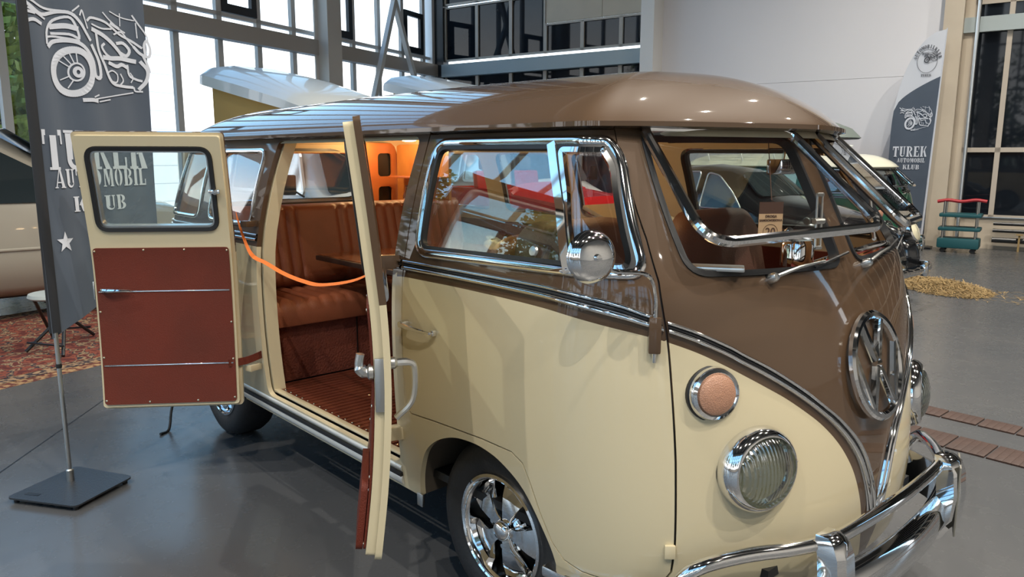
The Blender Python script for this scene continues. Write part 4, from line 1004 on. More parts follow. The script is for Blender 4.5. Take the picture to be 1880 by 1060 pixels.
# start-number card hanging in the windscreen opening
pc = at(1414, 413, (.63, -.2, 1.3), (.97, -.25, .2)); vx = (_R*.93+_f*.15); vx.z = 0; vx.normalize(); vz = Vector((0, 0, 1)); nn_ = vx.cross(vz)
M['kraft'] = mat('tan_card', (.62, .42, .24), .8); M['ink'] = mat('brown_ink', (.09, .045, .03), .8)
cw = .078
card = sheet_card('number_card', pc-vz*.009, vx, vz, cw, .086, M['kraft'])
tag(card, 'small tan card numbered 20 hanging behind the open windscreen', 'card')
sheet_card('card_header', pc+vz*.052, vx, vz, cw, .036, M['ink']).parent = card
def text(s, name, c, ux, uy, size, m, parent, depth=.0006, bold=0., align='CENTER'):
    cu = bpy.data.curves.new(name, 'FONT'); cu.body = s; cu.size = size; cu.align_x = align; cu.align_y = 'CENTER'; cu.extrude = depth; cu.offset = bold
    o = bpy.data.objects.new('t', cu); COL.objects.link(o); dg = bpy.context.evaluated_depsgraph_get(); me = bpy.data.meshes.new_from_object(o.evaluated_get(dg)); bpy.data.objects.remove(o)
    ux, uy = Vector(ux).normalized(), Vector(uy).normalized(); n = ux.cross(uy); Mx = Matrix(((ux.x, uy.x, n.x, c[0]), (ux.y, uy.y, n.y, c[1]), (ux.z, uy.z, n.z, c[2]), (0, 0, 0, 1)))
    me.transform(Mx); me.materials.clear(); me.materials.append(m); r = bpy.data.objects.new(name, me); COL.objects.link(r); r.parent = parent; return r
nc = nn_*.003
text('DROGA', 'lettering', pc+vz*.026+nc, vx, vz, .0105, M['ink'], card, bold=.0002)
text('SAMOCHODOWA', 'lettering', pc+vz*.014+nc, vx, vz, .0090, M['ink'], card, bold=.0002)
text('20', 'number', pc-vz*.022+nc, vx, vz, .034, M['ink'], card)
G().tube([pc-vz*.022+nc+(vx*math.cos(a)+vz*math.sin(a))*.024 for a in [2*PI*k/28 for k in range(28)]], .0006, 4, closed=True).build('printed_ring', M['ink'], card)
g = G().tube([pc+vz*.075+vx*.0, Vector((.52, -.10, 1.62))], .0015, 5).build('hanging_cord', M['ink'], card)
# glasses and bottle on the lit shelf
def tumbler(p):
    return tag(G().lathe([(.0, .0), (.026, .0), (.031, .085), (.029, .085), (.024, .006), (0, .006)], p, (0, 0, 1), 20).build('drinking_glass', M['glass']), 'clear drinking glass on the lit wooden shelf inside the van', 'glass', 'drinking glasses on the van shelf')
for x, l_ in ((-2.36, 'nearer'), (-2.44, 'farther')): tumbler((x, .62, 1.183))['label'] = l_+' of two clear drinking glasses on the lit wooden shelf'
b_ = G().lathe([(0, 0), (.028, 0), (.028, .13), (.012, .17), (.012, .20), (0, .20)], (-2.58, .62, 1.183), (0, 0, 1), 18).build('bottle', mat('brown_glass', (.10, .04, .015), .1))
tag(b_, 'brown bottle with pale label on the lit wooden shelf inside the van', 'bottle')
G().lathe([(.0285, .03), (.0285, .11)], (-2.58, .62, 1.183), (0, 0, 1), 18).build('bottle_label', M['kraft'], b_)
# ================================================================ feather banners
M['navy'] = mat('navy_banner_cloth', (.075, .10, .14), .8, noise=(2.2, .3, (.055, .075, .11)), sheen=.3)
M['print'] = mat('pale_banner_print', (.62, .66, .74), .8)
M['whitecloth'] = mat('white_banner_cloth', (.60, .63, .70), .8)
M['inkblack'] = mat('dark_banner_print', (.05, .055, .07), .8)
def arc(cx, cy, rx, ry, a0, a1, rx2, ry2, n=12, cx2=None):
    c2 = cx if cx2 is None else cx2
    o = [(cx+rx*math.cos(a0+(a1-a0)*i/n), cy+ry*math.sin(a0+(a1-a0)*i/n)) for i in range(n+1)]
    return o+[(c2+rx2*math.cos(a1+(a0-a1)*i/n), cy+ry2*math.sin(a1+(a0-a1)*i/n)) for i in range(n+1)]
def rc(a, b, c, d): return [(a, b), (c, b), (c, d), (a, d)]
h_ = PI/2
GL = {
 'T': (.80, [rc(0, .86, .80, 1), rc(0, .64, .08, .86), rc(.72, .64, .80, .86), rc(.27, 0, .53, .86), rc(.19, 0, .61, .07)]),
 'U': (.78, [rc(.07, .26, .33, .94), rc(0, .93, .40, 1), rc(.56, .26, .68, .94), rc(.48, .93, .76, 1), arc(.375, .27, .305, .27, PI, 2*PI, .185, .17, cx2=.445)]),
 'R': (.86, [rc(.08, 0, .34, 1), rc(0, 0, .42, .07), rc(0, .93, .42, 1), arc(.42, .74, .34, .26, -h_, h_, .12, .17), [(.38, .48), (.52, .50), (.88, 0), (.60, 0)]]),
 'E': (.76, [rc(.08, 0, .34, 1), rc(0, 0, .40, .07), rc(0, .93, .40, 1), rc(.34, .91, .72, 1), rc(.64, .70, .72, .91), rc(.38, .46, .56, .55), rc(.34, 0, .74, .09), rc(.66, .09, .74, .32)]),
 'K': (.88, [rc(.08, 0, .34, 1), rc(0, 0, .42, .07), rc(0, .93, .42, 1), [(.38, .40), (.46, .40), (.80, 1), (.66, 1)], [(.44, .58), (.60, .64), (.88, 0), (.60, 0)]]),
 'A': (.88, [[(.06, 0), (.15, 0), (.42, 1), (.36, 1)], [(.38, 1), (.52, 1), (.82, 0), (.55, 0)], rc(.20, .26, .58, .33), rc(0, 0, .24, .06), rc(.48, 0, .88, .06)]),
 'O': (.84, [arc(.40, .5, .38, .5, h_+.12, 3*h_-.12, .14, .42), arc(.44, .5, .38, .5, -h_+.12, h_-.12, .14, .42)]),
 'M': (1.04, [rc(.10, 0, .18, 1), rc(.02, 0, .28, .06), rc(.72, 0, .96, 1), rc(.64, 0, 1.03, .06), [(.10, 1), (.36, 1), (.56, .25), (.46, .05)], [(.46, .05), (.54, .12), (.80, 1), (.72, 1)]]),
 'B': (.80, [rc(.08, 0, .34, 1), rc(0, 0, .40, .06), rc(0, .94, .40, 1), arc(.42, .75, .32, .25, -h_, h_, .10, .17), arc(.42, .26, .36, .26, -h_, h_, .12, .18)]),
 'I': (.42, [rc(.08, 0, .34, 1), rc(0, 0, .42, .07), rc(0, .93, .42, 1)]),
 'L': (.72, [rc(.08, 0, .34, 1), rc(0, 0, .42, .07), rc(0, .93, .42, 1), rc(.34, 0, .70, .09), rc(.62, .09, .70, .36)]),
}
def slab(g, word, x0, x1, y0, y1, P):
    """word in slab letters between x0..x1, y0..y1; P maps (x, y) to a point on the cloth"""
    tot = sum(GL[c][0] for c in word)+.12*(len(word)-1); k = (x1-x0)/tot; x = 0
    for c in word:
        w, polys = GL[c]
        for p in polys:
            n = len(p); g.add([P(x0+(x+a)*k, y0+b*(y1-y0)) for a, b in p], [tuple(range(n))] if not (n > 20) else [(i, i+1, n-2-i, n-1-i) for i in range(n//2-1)])
        x += w+.12
def ribbon(g, pts, w, P, closed=False):
    n = len(pts)
    for i in range(n if closed else n-1):
        A, B = Vector(pts[i]), Vector(pts[(i+1) % n]); t = (B-A)
        if t.length < 1e-9: continue
        t.normalize(); s = Vector((-t.y, t.x))*w/2; e = t*w*.3
        g.add([P(*(A+s-e)), P(*(A-s-e)), P(*(B-s+e)), P(*(B+s+e))], [(0, 1, 2, 3)])
def moto(g, P, o, k, W=.010, kx=None):
    """line drawing of a motorcycle, side view, front wheel low on the left; coordinates 0..1000"""
    kx = kx or k
    def Q(p): return (o[0]+p[0]*kx, o[1]-p[1]*k)
    def el(cx, cy, rx, ry, rot=0, a0=0, a1=2*PI, n=36):
        return [Q((cx+rx*math.cos(t)*math.cos(rot)-ry*math.sin(t)*math.sin(rot), cy+rx*math.cos(t)*math.sin(rot)+ry*math.sin(t)*math.cos(rot))) for t in [a0+(a1-a0)*i/n for i in range(n+1)]]
    ribbon(g, el(450, 525, 128, 172, .25), 52*k, P)               # tyre
    ribbon(g, el(468, 525, 48, 68, .2), 14*k, P); ribbon(g, el(478, 525, 22, 30), 26*k, P)
    for a in (-2.6, -2.2, -1.8, -1.4, 2.0, 2.6): ribbon(g, [Q((468+50*math.cos(a), 525+70*math.sin(a))), Q((455+104*math.cos(a), 522+144*math.sin(a)))], 9*k, P)
    def L(w, *pts, sm=True, closed=False):
        q = [Vector(p) for p in pts]; q = crom(q, 4) if sm else q
        ribbon(g, [Q((p[0], p[1])) for p in q], w*k, P, closed)
    L(30, (300, 350), (340, 310), (420, 290), (500, 300), (560, 350), (600, 430), (610, 540), (655, 540), (650, 420), (600, 300))
    L(20, (290, 330), (300, 230), (350, 150), (440, 110), (480, 160), (500, 260), (440, 240), (330, 250)); L(40, (330, 200), (420, 180), (490, 190)); L(16, (300, 280), (360, 270), (500, 280))
    L(26, (120, 20), (180, 70), (270, 120), (380, 80), (460, 80), (520, 140), (560, 210), (590, 260)); L(18, (190, 30), (290, 70), (440, 70)); L(16, (170, 90), (250, 130), (290, 150))
    L(22, (150, 115), (210, 120)); L(26, (145, 190), (200, 170), (255, 190)); L(12, (520, 10), (470, 60)); L(14, (520, 80), (540, 40), (555, 90), (575, 170))
    L(20, (580, 110), (620, 80), (720, 90), (790, 130), (850, 170), (940, 210), (1010, 260)); L(34, (620, 170), (700, 200), (770, 250), (830, 310), (860, 350)); L(14, (620, 130), (700, 150), (780, 140))
    L(14, (800, 180), (870, 150), (920, 210), (960, 260)); L(20, (860, 350), (800, 380), (730, 360), (690, 300), (710, 270)); L(26, (820, 250), (880, 240), (925, 290), (900, 340), (840, 320))
    L(24, (650, 200), (660, 330), (700, 440), (730, 540), (770, 590), (850, 600), (930, 600)); L(36, (700, 380), (760, 380), (850, 370), (960, 380)); L(12, (720, 500), (760, 480), (800, 510), (790, 570), (740, 560), (720, 500))
    L(30, (740, 420), (800, 440), (850, 420), (900, 440)); L(14, (830, 500), (850, 550), (820, 590)); L(20, (900, 420), (910, 500), (960, 530), (1000, 540)); L(10, (920, 480), (940, 520), (920, 560))
    L(24, (960, 260), (1000, 310), (1060, 330), (1075, 260), (1050, 200), (1030, 240), (1035, 310)); L(22, (1020, 330), (1045, 400), (1060, 460)); L(30, (1000, 380), (1045, 450), (1030, 540), (980, 610)); L(14, (940, 600), (950, 630), (1000, 630))
    L(12, (720, 20), (770, 70), (860, 130), (900, 150)); L(10, (870, 0), (865, 100)); L(14, (960, 0), (1000, 70), (1050, 150), (1060, 200)); L(10, (980, 60), (985, 180)); L(10, (780, 0), (880, 30), (970, 40)); L(26, (780, 95), (850, 125), sm=False)
    L(30, (500, 740), (560, 735), (600, 740)); L(12, (600, 700), (620, 690), (580, 710)); L(10, (590, 725), (700, 700), (820, 670), (930, 645), sm=False); L(10, (620, 745), (720, 720), sm=False)
B0 = Vector((-2.19, -1.63, 0)); BE = Vector((-.42, .907, 0)).normalized(); BN = Vector((.907, .42, 0)).normalized()
ban = thing('feather_banner', 'tall navy feather banner with white motorcycle print beside the open cargo door', 'banner', B0)
def BP(s, z, o=0.):
    r = .012*math.sin(s*17+z*1.3)*min(1, s/.15)+.006*math.sin(s*31+z*3)
    return B0+BE*s+BN*(r+o)+Vector((-.030*z*.5, -.0, z))
def flagtop(s): return 3.35-.9*max(0, (s-.0)/.66)**2.2
def flagbot(s): return .742+.41*s
g = G(); nx, nz = 26, 60; vs = []
for i in range(nx+1):
    s = -.02+.66*i/nx
    for j in range(nz+1): z = flagbot(s)+(flagtop(s)-flagbot(s))*j/nz; vs.append(BP(s, z)-B0)
fs = [(i*(nz+1)+j, (i+1)*(nz+1)+j, (i+1)*(nz+1)+j+1, i*(nz+1)+j+1) for i in range(nx) for j in range(nz)]
cloth = g.add(vs, fs).add([v-BN*.002 for v in vs], [f[::-1] for f in fs]).build('banner_cloth', M['navy'], ban, ang=80)
PB = lambda s, z: BP(s, z, .004)-B0
g = G(); slab(g, 'TUREK', .030, .605, 1.512, 1.695, PB); slab(g, 'AUTOMOBIL', .070, .590, 1.428, 1.515, PB); slab(g, 'KLUB', .165, .450, 1.313, 1.385, PB)
g.build('lettering', M['print'], cloth, smooth=False)
g = G(); st = [(.095+(.043 if k % 2 == 0 else .018)*math.sin(2*PI*k/10), 1.175+(.052 if k % 2 == 0 else .021)*math.cos(2*PI*k/10)) for k in range(10)]
g.add([PB(*p) for p in st]+[PB(.095, 1.175)], [(i, (i+1) % 10, 10) for i in range(10)]); g.build('printed_star', M['print'], cloth, smooth=False)
g = G(); moto(g, PB, (-.095, 2.275), .59/1000, kx=.70/1000); g.build('printed_motorcycle', M['print'], cloth, smooth=False)
pole = G().tube([Vector((-.030*z*.5, 0, z)) for z in (.06, .4, .9, 1.8, 2.7, 3.36)], [.0105, .0105, .010, .009, .007, .005], 10).build('pole', M['alu'], ban)
G().tube([Vector((-.030*z*.5, 0, z))+BN*.0 for z in (.76, 1.4, 2.2, 3.3)], [.026, .024, .022, .016], 10, flat=.5).build('pole_sleeve', mat('black_sleeve', (.012, .014, .018), .7), ban)
G().lathe([(.0125, -.01), (.014, 0), (.0125, .01)], (-.009, 0, .60), (0, 0, 1), 12).build('pole_joint', M['black'], pole)
g = G(); q = [Vector(p)-B0 for p in ((-2.178, -1.898, 0), (-1.862, -1.683, 0), (-2.046, -1.390, 0), (-2.373, -1.567, 0))]
pl = rpoly([(p.x, p.y) for p in q], .03)
g.prism(pl, (0, 0, .022), (1, 0, 0), (0, 1, 0), .008); base = g.build('base_plate', mat('black_powder_coat', (.022, .024, .028), .35, bump=(120, .2)), ban, smooth=False)
cx = sum((p for p in q), Vector())/4
for p in q: G().lathe([(0, 0), (.012, 0), (.012, .022), (0, .022)], (p*.85+cx*.15), (0, 0, 1), 12).build('rubber_foot', M['rubber'], base)
G().lathe([(.017, .03), (.017, .085), (.012, .09), (0, .09)], (0, 0, 0), (0, 0, 1), 16).build('pole_socket', M['alu'], base)
hs = (q[0]*.78+q[3]*.0+q[1]*.22); hs = q[0]*.62+q[1]*.23+q[3]*.15
G().box((hs.x, hs.y, .0305), (.075, .022, .002), rz=.6, bev=.001).build('grip_slot', M['rubber'], base)

# far feather banner by the right-hand column
b2 = C0+DF_*11.12-NF_*.55
far_b = thing('feather_banner', 'white and navy feather banner standing against the far white wall', 'banner', b2)
def FP(t, z, o=0.): return DF_*(t-11.12)-NF_*(o+.008*math.sin(t*9+z))+Vector((0, 0, z))
def fright(z): return 11.74+.11*min(1, z/3.7)
def fleft(z): return 11.12 if z < 2.0 else 11.12+(fright(z)-11.12)*(1-math.sqrt(max(0, 1-min(1, (z-2.0)/1.73)**2)))
def fcloth(name, z0f, z1f, m, par):
    g = G(); vs = []; n1, n2 = 14, 40
    for j in range(n2+1):
        for i in range(n1+1):
            zz0, zz1 = z0f, z1f; z = zz0(i/n1)+(zz1(i/n1)-zz0(i/n1))*j/n2; t = fleft(z)+(fright(z)-fleft(z))*i/n1; vs.append(FP(t, z))
    fs = [(j*(n1+1)+i, j*(n1+1)+i+1, (j+1)*(n1+1)+i+1, (j+1)*(n1+1)+i) for j in range(n2) for i in range(n1)]
    return g.add(vs, fs).add([v+NF_*.003 for v in vs], [f[::-1] for f in fs]).build(name, m, par, ang=80)
split_ = lambda f: 2.40+.56*min(1, f)**.5
c2 = fcloth('banner_cloth', lambda f: .35, split_, M['navy'], far_b); c3 = fcloth('banner_top', split_, lambda f: 3.73, M['whitecloth'], far_b)
PF = lambda t, z: FP(t, z, .012)
g = G(); slab(g, 'TUREK', 11.18, 11.72, 1.60, 1.78, PF); slab(g, 'AUTOMOBIL', 11.26, 11.70, 1.50, 1.575, PF); slab(g, 'KLUB', 11.36, 11.62, 1.38, 1.46, PF); g.build('lettering', M['print'], c2, smooth=False)
g = G(); moto(g, PF, (11.17, 2.46), .54/1000); g.build('printed_motorcycle', M['print'], c2, smooth=False)
g = G(); cc = (11.60, 3.22)
for rr_ in (.155, ): ribbon(g, [(cc[0]+rr_*math.cos(2*PI*i/40), cc[1]+rr_*1.25*math.sin(2*PI*i/40)) for i in range(41)], .006, PF)
moto(g, PF, (11.475, 3.38), .26/1000)
def ringtext(g, word, r, a0, a1, h):
    for i, ch in enumerate(word):
        a = a0+(a1-a0)*i/max(1, len(word)-1); w, polys = GL[ch]
        for p in polys:
            n = len(p); pts = []
            for x, y in p:
                lx = (x-w/2)*h*.8; ly = (y-.5)*h; ux, uy = math.sin(a), -math.cos(a)
                pts.append(PF(cc[0]+(r*math.cos(a)+ux*lx+math.cos(a)*ly), cc[1]+1.25*(r*math.sin(a)+uy*lx+math.sin(a)*ly)))
            g.add(pts, [tuple(range(n))] if n <= 20 else [(i_, i_+1, n-2-i_, n-1-i_) for i_ in range(n//2-1)])
ringtext(g, 'AUTOMOBILKLUB', .195, 2.9, .25, .05)
for i, ch in enumerate('TUREK'):
    pass
slab(g, 'TUREK', 11.52, 11.68, 2.965, 3.005, PF)
g.build('printed_badge', M['inkblack'], c3, smooth=False)
G().tube([FP(11.745+.11*z/3.7, z, 0) for z in (.02, 1.2, 2.4, 3.75)], [.02, .018, .014, .008], 8).build('pole', M['whitecloth'], far_b)
G().box((FP(11.73, .02, 0)), (.4, .3, .03), rz=TF, bev=.01).build('base_plate', M['black'], far_b)

# ================================================================ things near the left edge
M['rug'] = bpy.data.materials.new('patterned_rug'); M['rug'].use_nodes = True; t = M['rug'].node_tree; b = t.nodes['Principled BSDF']; b.inputs['Roughness'].default_value = .95
tcn = t.nodes.new('ShaderNodeTexCoord'); vor = t.nodes.new('ShaderNodeTexVoronoi'); vor.inputs['Scale'].default_value = 14; wv = t.nodes.new('ShaderNodeTexNoise'); wv.inputs['Scale'].default_value = 9; wv.inputs['Detail'].default_value = 3
r_ = t.nodes.new('ShaderNodeValToRGB'); e = r_.color_ramp; e.interpolation = 'CONSTANT'
e.elements[0].position = 0; e.elements[0].color = (.10, .018, .014, 1); e.elements[1].position = .42; e.elements[1].color = (.22, .055, .03, 1)
for p_, c_ in ((.50, (.03, .025, .03, 1)), (.54, (.30, .20, .11, 1)), (.60, (.11, .02, .016, 1))): k = e.elements.new(p_); k.color = c_
mx = t.nodes.new('ShaderNodeMix'); mx.data_type = 'RGBA'; mx.blend_type = 'MULTIPLY'; mx.inputs[0].default_value = .5
t.links.new(tcn.outputs['Object'], wv.inputs[0]); t.links.new(tcn.outputs['Object'], vor.inputs[0]); t.links.new(wv.outputs['Fac'], r_.inputs[0]); t.links.new(r_.outputs[0], mx.inputs[6]); t.links.new(vor.outputs['Distance'], mx.inputs[7]); t.links.new(r_.outputs[0], b.inputs['Base Color'])
M['rugb'] = mat('rug_border', (.40, .24, .11), .95, noise=(20, .06, (.12, .03, .02))); M['rugd'] = mat('rug_dark_band', (.035, .025, .03), .95, noise=(22, .05, (.35, .22, .12)))
ry = Vector((-.22, .66, 0)).normalized(); rx = Vector((-ry.y, ry.x, 0)); r0 = Vector((-4.257, -1.605, 0))-ry*1.6
def rug_rect(g, a0, a1, b0, b1, z): g.prism([(a0, b0), (a1, b0), (a1, b1), (a0, b1)], r0+Vector((0, 0, z)), rx, ry, .003)
g = G(); rug_rect(g, 0, 2.6, 0, 4.2, .001); rug = tag(g.build('patterned_rug', M['rugb'], smooth=False), 'red patterned oriental rug under the beige van', 'rug')
g = G(); rug_rect(g, .12, 2.48, .12, 4.08, .0045); g.build('dark_band', M['rugd'], rug, smooth=False)
g = G(); rug_rect(g, .24, 2.36, .24, 3.96, .008); g.build('field', M['rug'], rug, smooth=False)
# folding stool with pale round seat
st_c = Vector((-5.25, -1.02, 0)); stl = thing('folding_stool', 'black folding stool with pale round seat standing on the rug', 'stool', st_c)
G().lathe([(0, .43), (.19, .435), (.21, .45), (.20, .475), (.0, .485)], (0, 0, 0), (0, 0, 1), 32).build('seat', mat('pale_grey_seat', (.42, .46, .44), .6), stl)
for (a, b_) in (((.03, -.26), (.02, .18)), ((.38, -.07), (-.10, .08)), ((-.28, .31), (.10, -.10)), ((-.40, .02), (.0, -.16))):
    G().tube([(a[0], a[1], .026), (b_[0], b_[1], .43)], .014, 8).build('leg', M['black'], stl)
G().tube([(.04, -.245, .10), (.36, -.06, .10)], .009, 6).build('crossbar', M['black'], stl); G().tube([(-.27, .29, .10), (-.38, .02, .10)], .009, 6).build('crossbar', M['black'], stl)
# cable from the rear of the van
tag(G().tube(crom([(-2.62, -1.08, .008), (-2.66, -1.02, .01), (-2.72, -.98, .10), (-2.80, -.92, .19), (-2.92, -.84, .225), (-3.05, -.74, .23)], 6), .008, 8).build('black_hose', M['rubber']), 'thin black hose curving down to the floor behind the van', 'hose')

# ================================================================ generic vehicle shells
def loft(g, rows, n=10, e=3.0, cap=True):
    """rows: (x, half width, z bottom, z top, shoulder z) closed cross-sections"""
    vs = []; L = 0
    for (x, w, zb, zt, zs) in rows:
        half = [(0, zb), (w*.8, zb), (w*.96, zb+(zs-zb)*.12), (w, zb+(zs-zb)*.45), (w*.985, zs)]
        for k in range(1, 6):
            a = PI/2*k/5; half.append((w*.985*(1-.26*(math.sin(a*.85)))*math.cos(a)**.55 if k < 5 else 0, zs+(zt-zs)*math.sin(a)**.9))
        ring = [(-y, z) for y, z in half]+[(y, z) for y, z in half[-2:0:-1]]
        L = len(ring); vs += [Vector((x, y, z)) for y, z in ring]
    fs = [(i*L+k, i*L+(k+1) % L, (i+1)*L+(k+1) % L, (i+1)*L+k) for i in range(len(rows)-1) for k in range(L)]
    if cap: fs += [tuple(range(L))[::-1], tuple((len(rows)-1)*L+k for k in range(L))]
    return g.add(vs, fs)
def car_wheel(par, x, y, r=.31, w=.18, m=None):
    s = 1 if y > 0 else -1; c = Vector((x, y, r))
    k = G().lathe([(r*.6, .0), (r*.9, .01), (r, -.03), (r, -w+.03), (r*.9, -w), (r*.6, -w)], c, (0, s, 0), 32).build('wheel', M['tyre'], par)
    G().lathe([(r*.62, .004), (r*.5, -.02), (r*.3, -.01), (.0, .01)], c, (0, s, 0), 24).build('hubcap', m or M['alu'], k); return k
M['grey_van'] = mat('silver_grey_paint', (.50, .52, .50), .3, coat=.6); M['tint'] = mat('tinted_vehicle_glass', (.025, .035, .04), .03, spec=.8)
M['dayglass'] = mat('glass_painted_daylight', (.62, .68, .68), .06, metal=.7); M['vanwhite'] = mat('pop_top_white', (.70, .74, .73), .35, coat=.4); M['canvas'] = mat('mustard_canvas', (.60, .36, .10), .85)  # camper panes: pale mirrored colour stands in for daylight seen through the cabin
def camper(name, label, y0):
    c = thing(name, label, 'camper van', (-5.45, y0, 0))
    rows = [(-.0, .70, .38, .95, .85), (-.10, .80, .32, 1.05, .98), (-.35, .84, .28, 1.15, 1.05), (-.55, .845, .28, 1.30, 1.10), (-1.05, .85, .28, 1.93, 1.10), (-1.4, .85, .28, 2.02, 1.10), (-2.6, .85, .28, 2.04, 1.10), (-3.7, .85, .28, 2.0, 1.10), (-3.95, .82, .30, 1.9, 1.05), (-4.0, .75, .36, 1.5, 1.0)]
    b = loft(G(), rows).build('body', M['grey_van'], c, ang=50)
    for k, (x0, x1) in enumerate(((-.75, -1.62), (-1.74, -2.72), (-2.84, -3.75))):
        for sd in (-1, 1):
            sl = .30 if k == 0 else 0
            o = rpoly([(x1, 1.16), (x0, 1.16), (x0-sl, 1.66), (x1, 1.66)], .06)
            Fw = lambda x, z, sd=sd: (x, sd*(.853-.215*max(0, z-1.12)-.02), z); Nw = lambda x, z, sd=sd: Vector((0, sd, .21)).normalized()
            f = sweep('window_frame', dens(o, .08), [(-.02, -.02), (-.02, .012), (.02, .012), (.02, -.02)], Fw, Nw, M['alu'], b, True)
            panel('window_pane', dens(o, .1), [], [M['dayglass']], Fw, Nw, f, thick=.02, off=.004, sx=.2, sy=.2)
    ws = rpoly([(-.70, 1.16), (.70, 1.16), (.62, 1.80), (-.62, 1.80)], .06)
    Fw = lambda y, z: (-.42-.66*(z-1.16), y, z); Nw = lambda y, z: Vector((.83, 0, .55))
    panel('windscreen', dens(ws, .1), [], [M['tint']], Fw, Nw, b, thick=.01, off=.02, sx=.15, sy=.15)
    for sd in (-1, 1):
        m_ = G().tube([(-.72, sd*.84, 1.13), (-.62, sd*1.03, 1.22)], .012, 6).build('mirror_arm', M['black'], b)
        G().box((-.62, sd*1.06, 1.27), (.05, .15, .22), bev=.02).build('door_mirror', M['black'], m_)
    for x in (-.75, -3.15):
        for sd in (-1, 1): car_wheel(c, x, sd*.80)
    G().box((0.02, 0, .42), (.08, 1.5, .16), bev=.03).build('bumper', M['black'], c)
    # raised roof, hinged at the front, with its canvas
    pt = Matrix.Rotation(.178, 3, 'Y'); H = Vector((-1.05, 0, 2.06)); g = G(); vs = []; R = [(0, .50, .06), (-.12, .60, .15), (-.5, .68, .24), (-1.6, .72, .30), (-2.8, .72, .30), (-3.0, .70, .26), (-3.14, .62, .12)]
    for (x, w, h) in R: vs += [H+pt @ Vector((x, y, z)) for y, z in ((-w, 0), (-w, h*.45), (-w*.80, h*.85), (-w*.4, h), (w*.4, h), (w*.80, h*.85), (w, h*.45), (w, 0))]
    g.add(vs, [(i*8+k, i*8+(k+1) % 8, (i+1)*8+(k+1) % 8, (i+1)*8+k) for i in range(6) for k in range(8)]+[tuple(range(8))[::-1], tuple(48+k for k in range(8))])
    pr = g.build('pop_up_roof', M['vanwhite'], c, ang=30)
    g = G(); a = H+pt @ Vector((-.3, 0, 0)); b1 = H+pt @ Vector((-2.9, 0, 0)); w = .56; z0 = 2.0
    g.add([(a.x, -w, z0), (a.x, w, z0), (a.x, w, a.z), (a.x, -w, a.z), (b1.x, -w, z0), (b1.x, w, z0), (b1.x, w, b1.z), (b1.x, -w, b1.z)], [(0, 1, 2, 3), (4, 7, 6, 5), (0, 3, 7, 4), (1, 5, 6, 2)]); g.build('roof_canvas', M['canvas'], pr, smooth=False)
    return c
camper('pop_top_camper', 'silver grey camper with raised pop-top parked behind the cream van', 2.52)
camper('pop_top_camper', 'camper whose raised cream pop-top peeks over the middle of the brown roof', 5.9).location.x = -5.95
bpy.data.objects['pop_top_camper.001'].scale = (1, 1, 1.05)

# beige van at the left edge (parked facing away from the banner, across the rug)
bv = thing('beige_van', 'beige modern van parked on the rug at the left edge', 'van', (-6.6, -.35, 0), PI/2)
bv.location = (-7.5, .95, .012)
M['beige'] = mat('beige_metallic_paint', (.40, .37, .31), .35, coat=.6)
rows = [(.0, .60, .38, .70, .60), (-.12, .80, .30, .92, .72), (-.5, .90, .24, 1.08, .98), (-.95, .93, .24, 1.16, 1.02), (-1.2, .94, .24, 1.28, 1.06), (-2.0, .94, .24, 1.80, 1.08), (-2.3, .94, .24, 1.90, 1.08), (-4.3, .94, .24, 1.92, 1.08), (-4.7, .92, .26, 1.85, 1.08), (-4.8, .85, .36, 1.6, 1.0)]
bb = loft(G(), rows).build('body', M['beige'], bv, ang=50)
for sd in (-1, 1):
    for (p_) in ([(-2.55, 1.13), (-1.22, 1.13), (-1.36, 1.20), (-2.14, 1.66), (-2.55, 1.70)], [(-3.6, 1.13), (-2.65, 1.13), (-2.65, 1.70), (-3.6, 1.70)], [(-4.6, 1.13), (-3.7, 1.13), (-3.7, 1.68), (-4.55, 1.68)]):
        Fw = lambda x, z, sd=sd: (x, sd*(.925-.25*max(0, z-1.08)), z); Nw = lambda x, z, sd=sd: Vector((0, sd, .25)).normalized()
        panel('side_window', dens(rpoly(p_, .03), .1), [], [M['tint']], Fw, Nw, bb, thick=.03, off=.012, sx=.2, sy=.2)
    Fw = lambda x, z, sd=sd: (x, sd*.945, z)
    sweep('door_crease', [(-.6-.2*i, .70) for i in range(20)], half_round(.03, .008), Fw, lambda x, z, sd=sd: Vector((0, sd, 0)), M['beige'], bb)
    for x in (-1.35, -2.60): sweep('door_gap', [(x, .34+.1*i) for i in range(13)], [(-.004, -.02), (-.004, .001), (.004, .001), (.004, -.02)], lambda x_, z, sd=sd: (x_, sd*(.942-.25*max(0, z-1.08)), z), lambda x_, z, sd=sd: Vector((0, sd, 0)), M['black'], bb)
    G().box((-2.35, sd*.955, .98), (.20, .03, .035), bev=.01).build('door_handle', M['beige'], bb)
    m_ = G().tube([(-1.45, sd*.9, 1.14), (-1.42, sd*1.02, 1.16)], .015, 6).build('mirror_arm', M['black'], bb); G().box((-1.42, sd*1.08, 1.22), (.07, .17, .2), bev=.03).build('door_mirror', M['beige'], m_)
panel('windscreen', dens(rpoly([(-.80, 1.22), (.80, 1.22), (.66, 1.80), (-.66, 1.80)], .06), .1), [], [M['tint']], lambda y, z: (-1.13-1.40*(z-1.20), y, z), lambda y, z: Vector((.58, 0, .81)), bb, thick=.01, off=.03, sx=.15, sy=.15)
for x in (-.95, -3.9):
    for sd in (-1, 1): car_wheel(bv, x, sd*.86, .33, .21)
G().box((-2.4, 0, .30), (4.4, 1.5, .16), bev=.03).build('underbody', M['black'], bv)

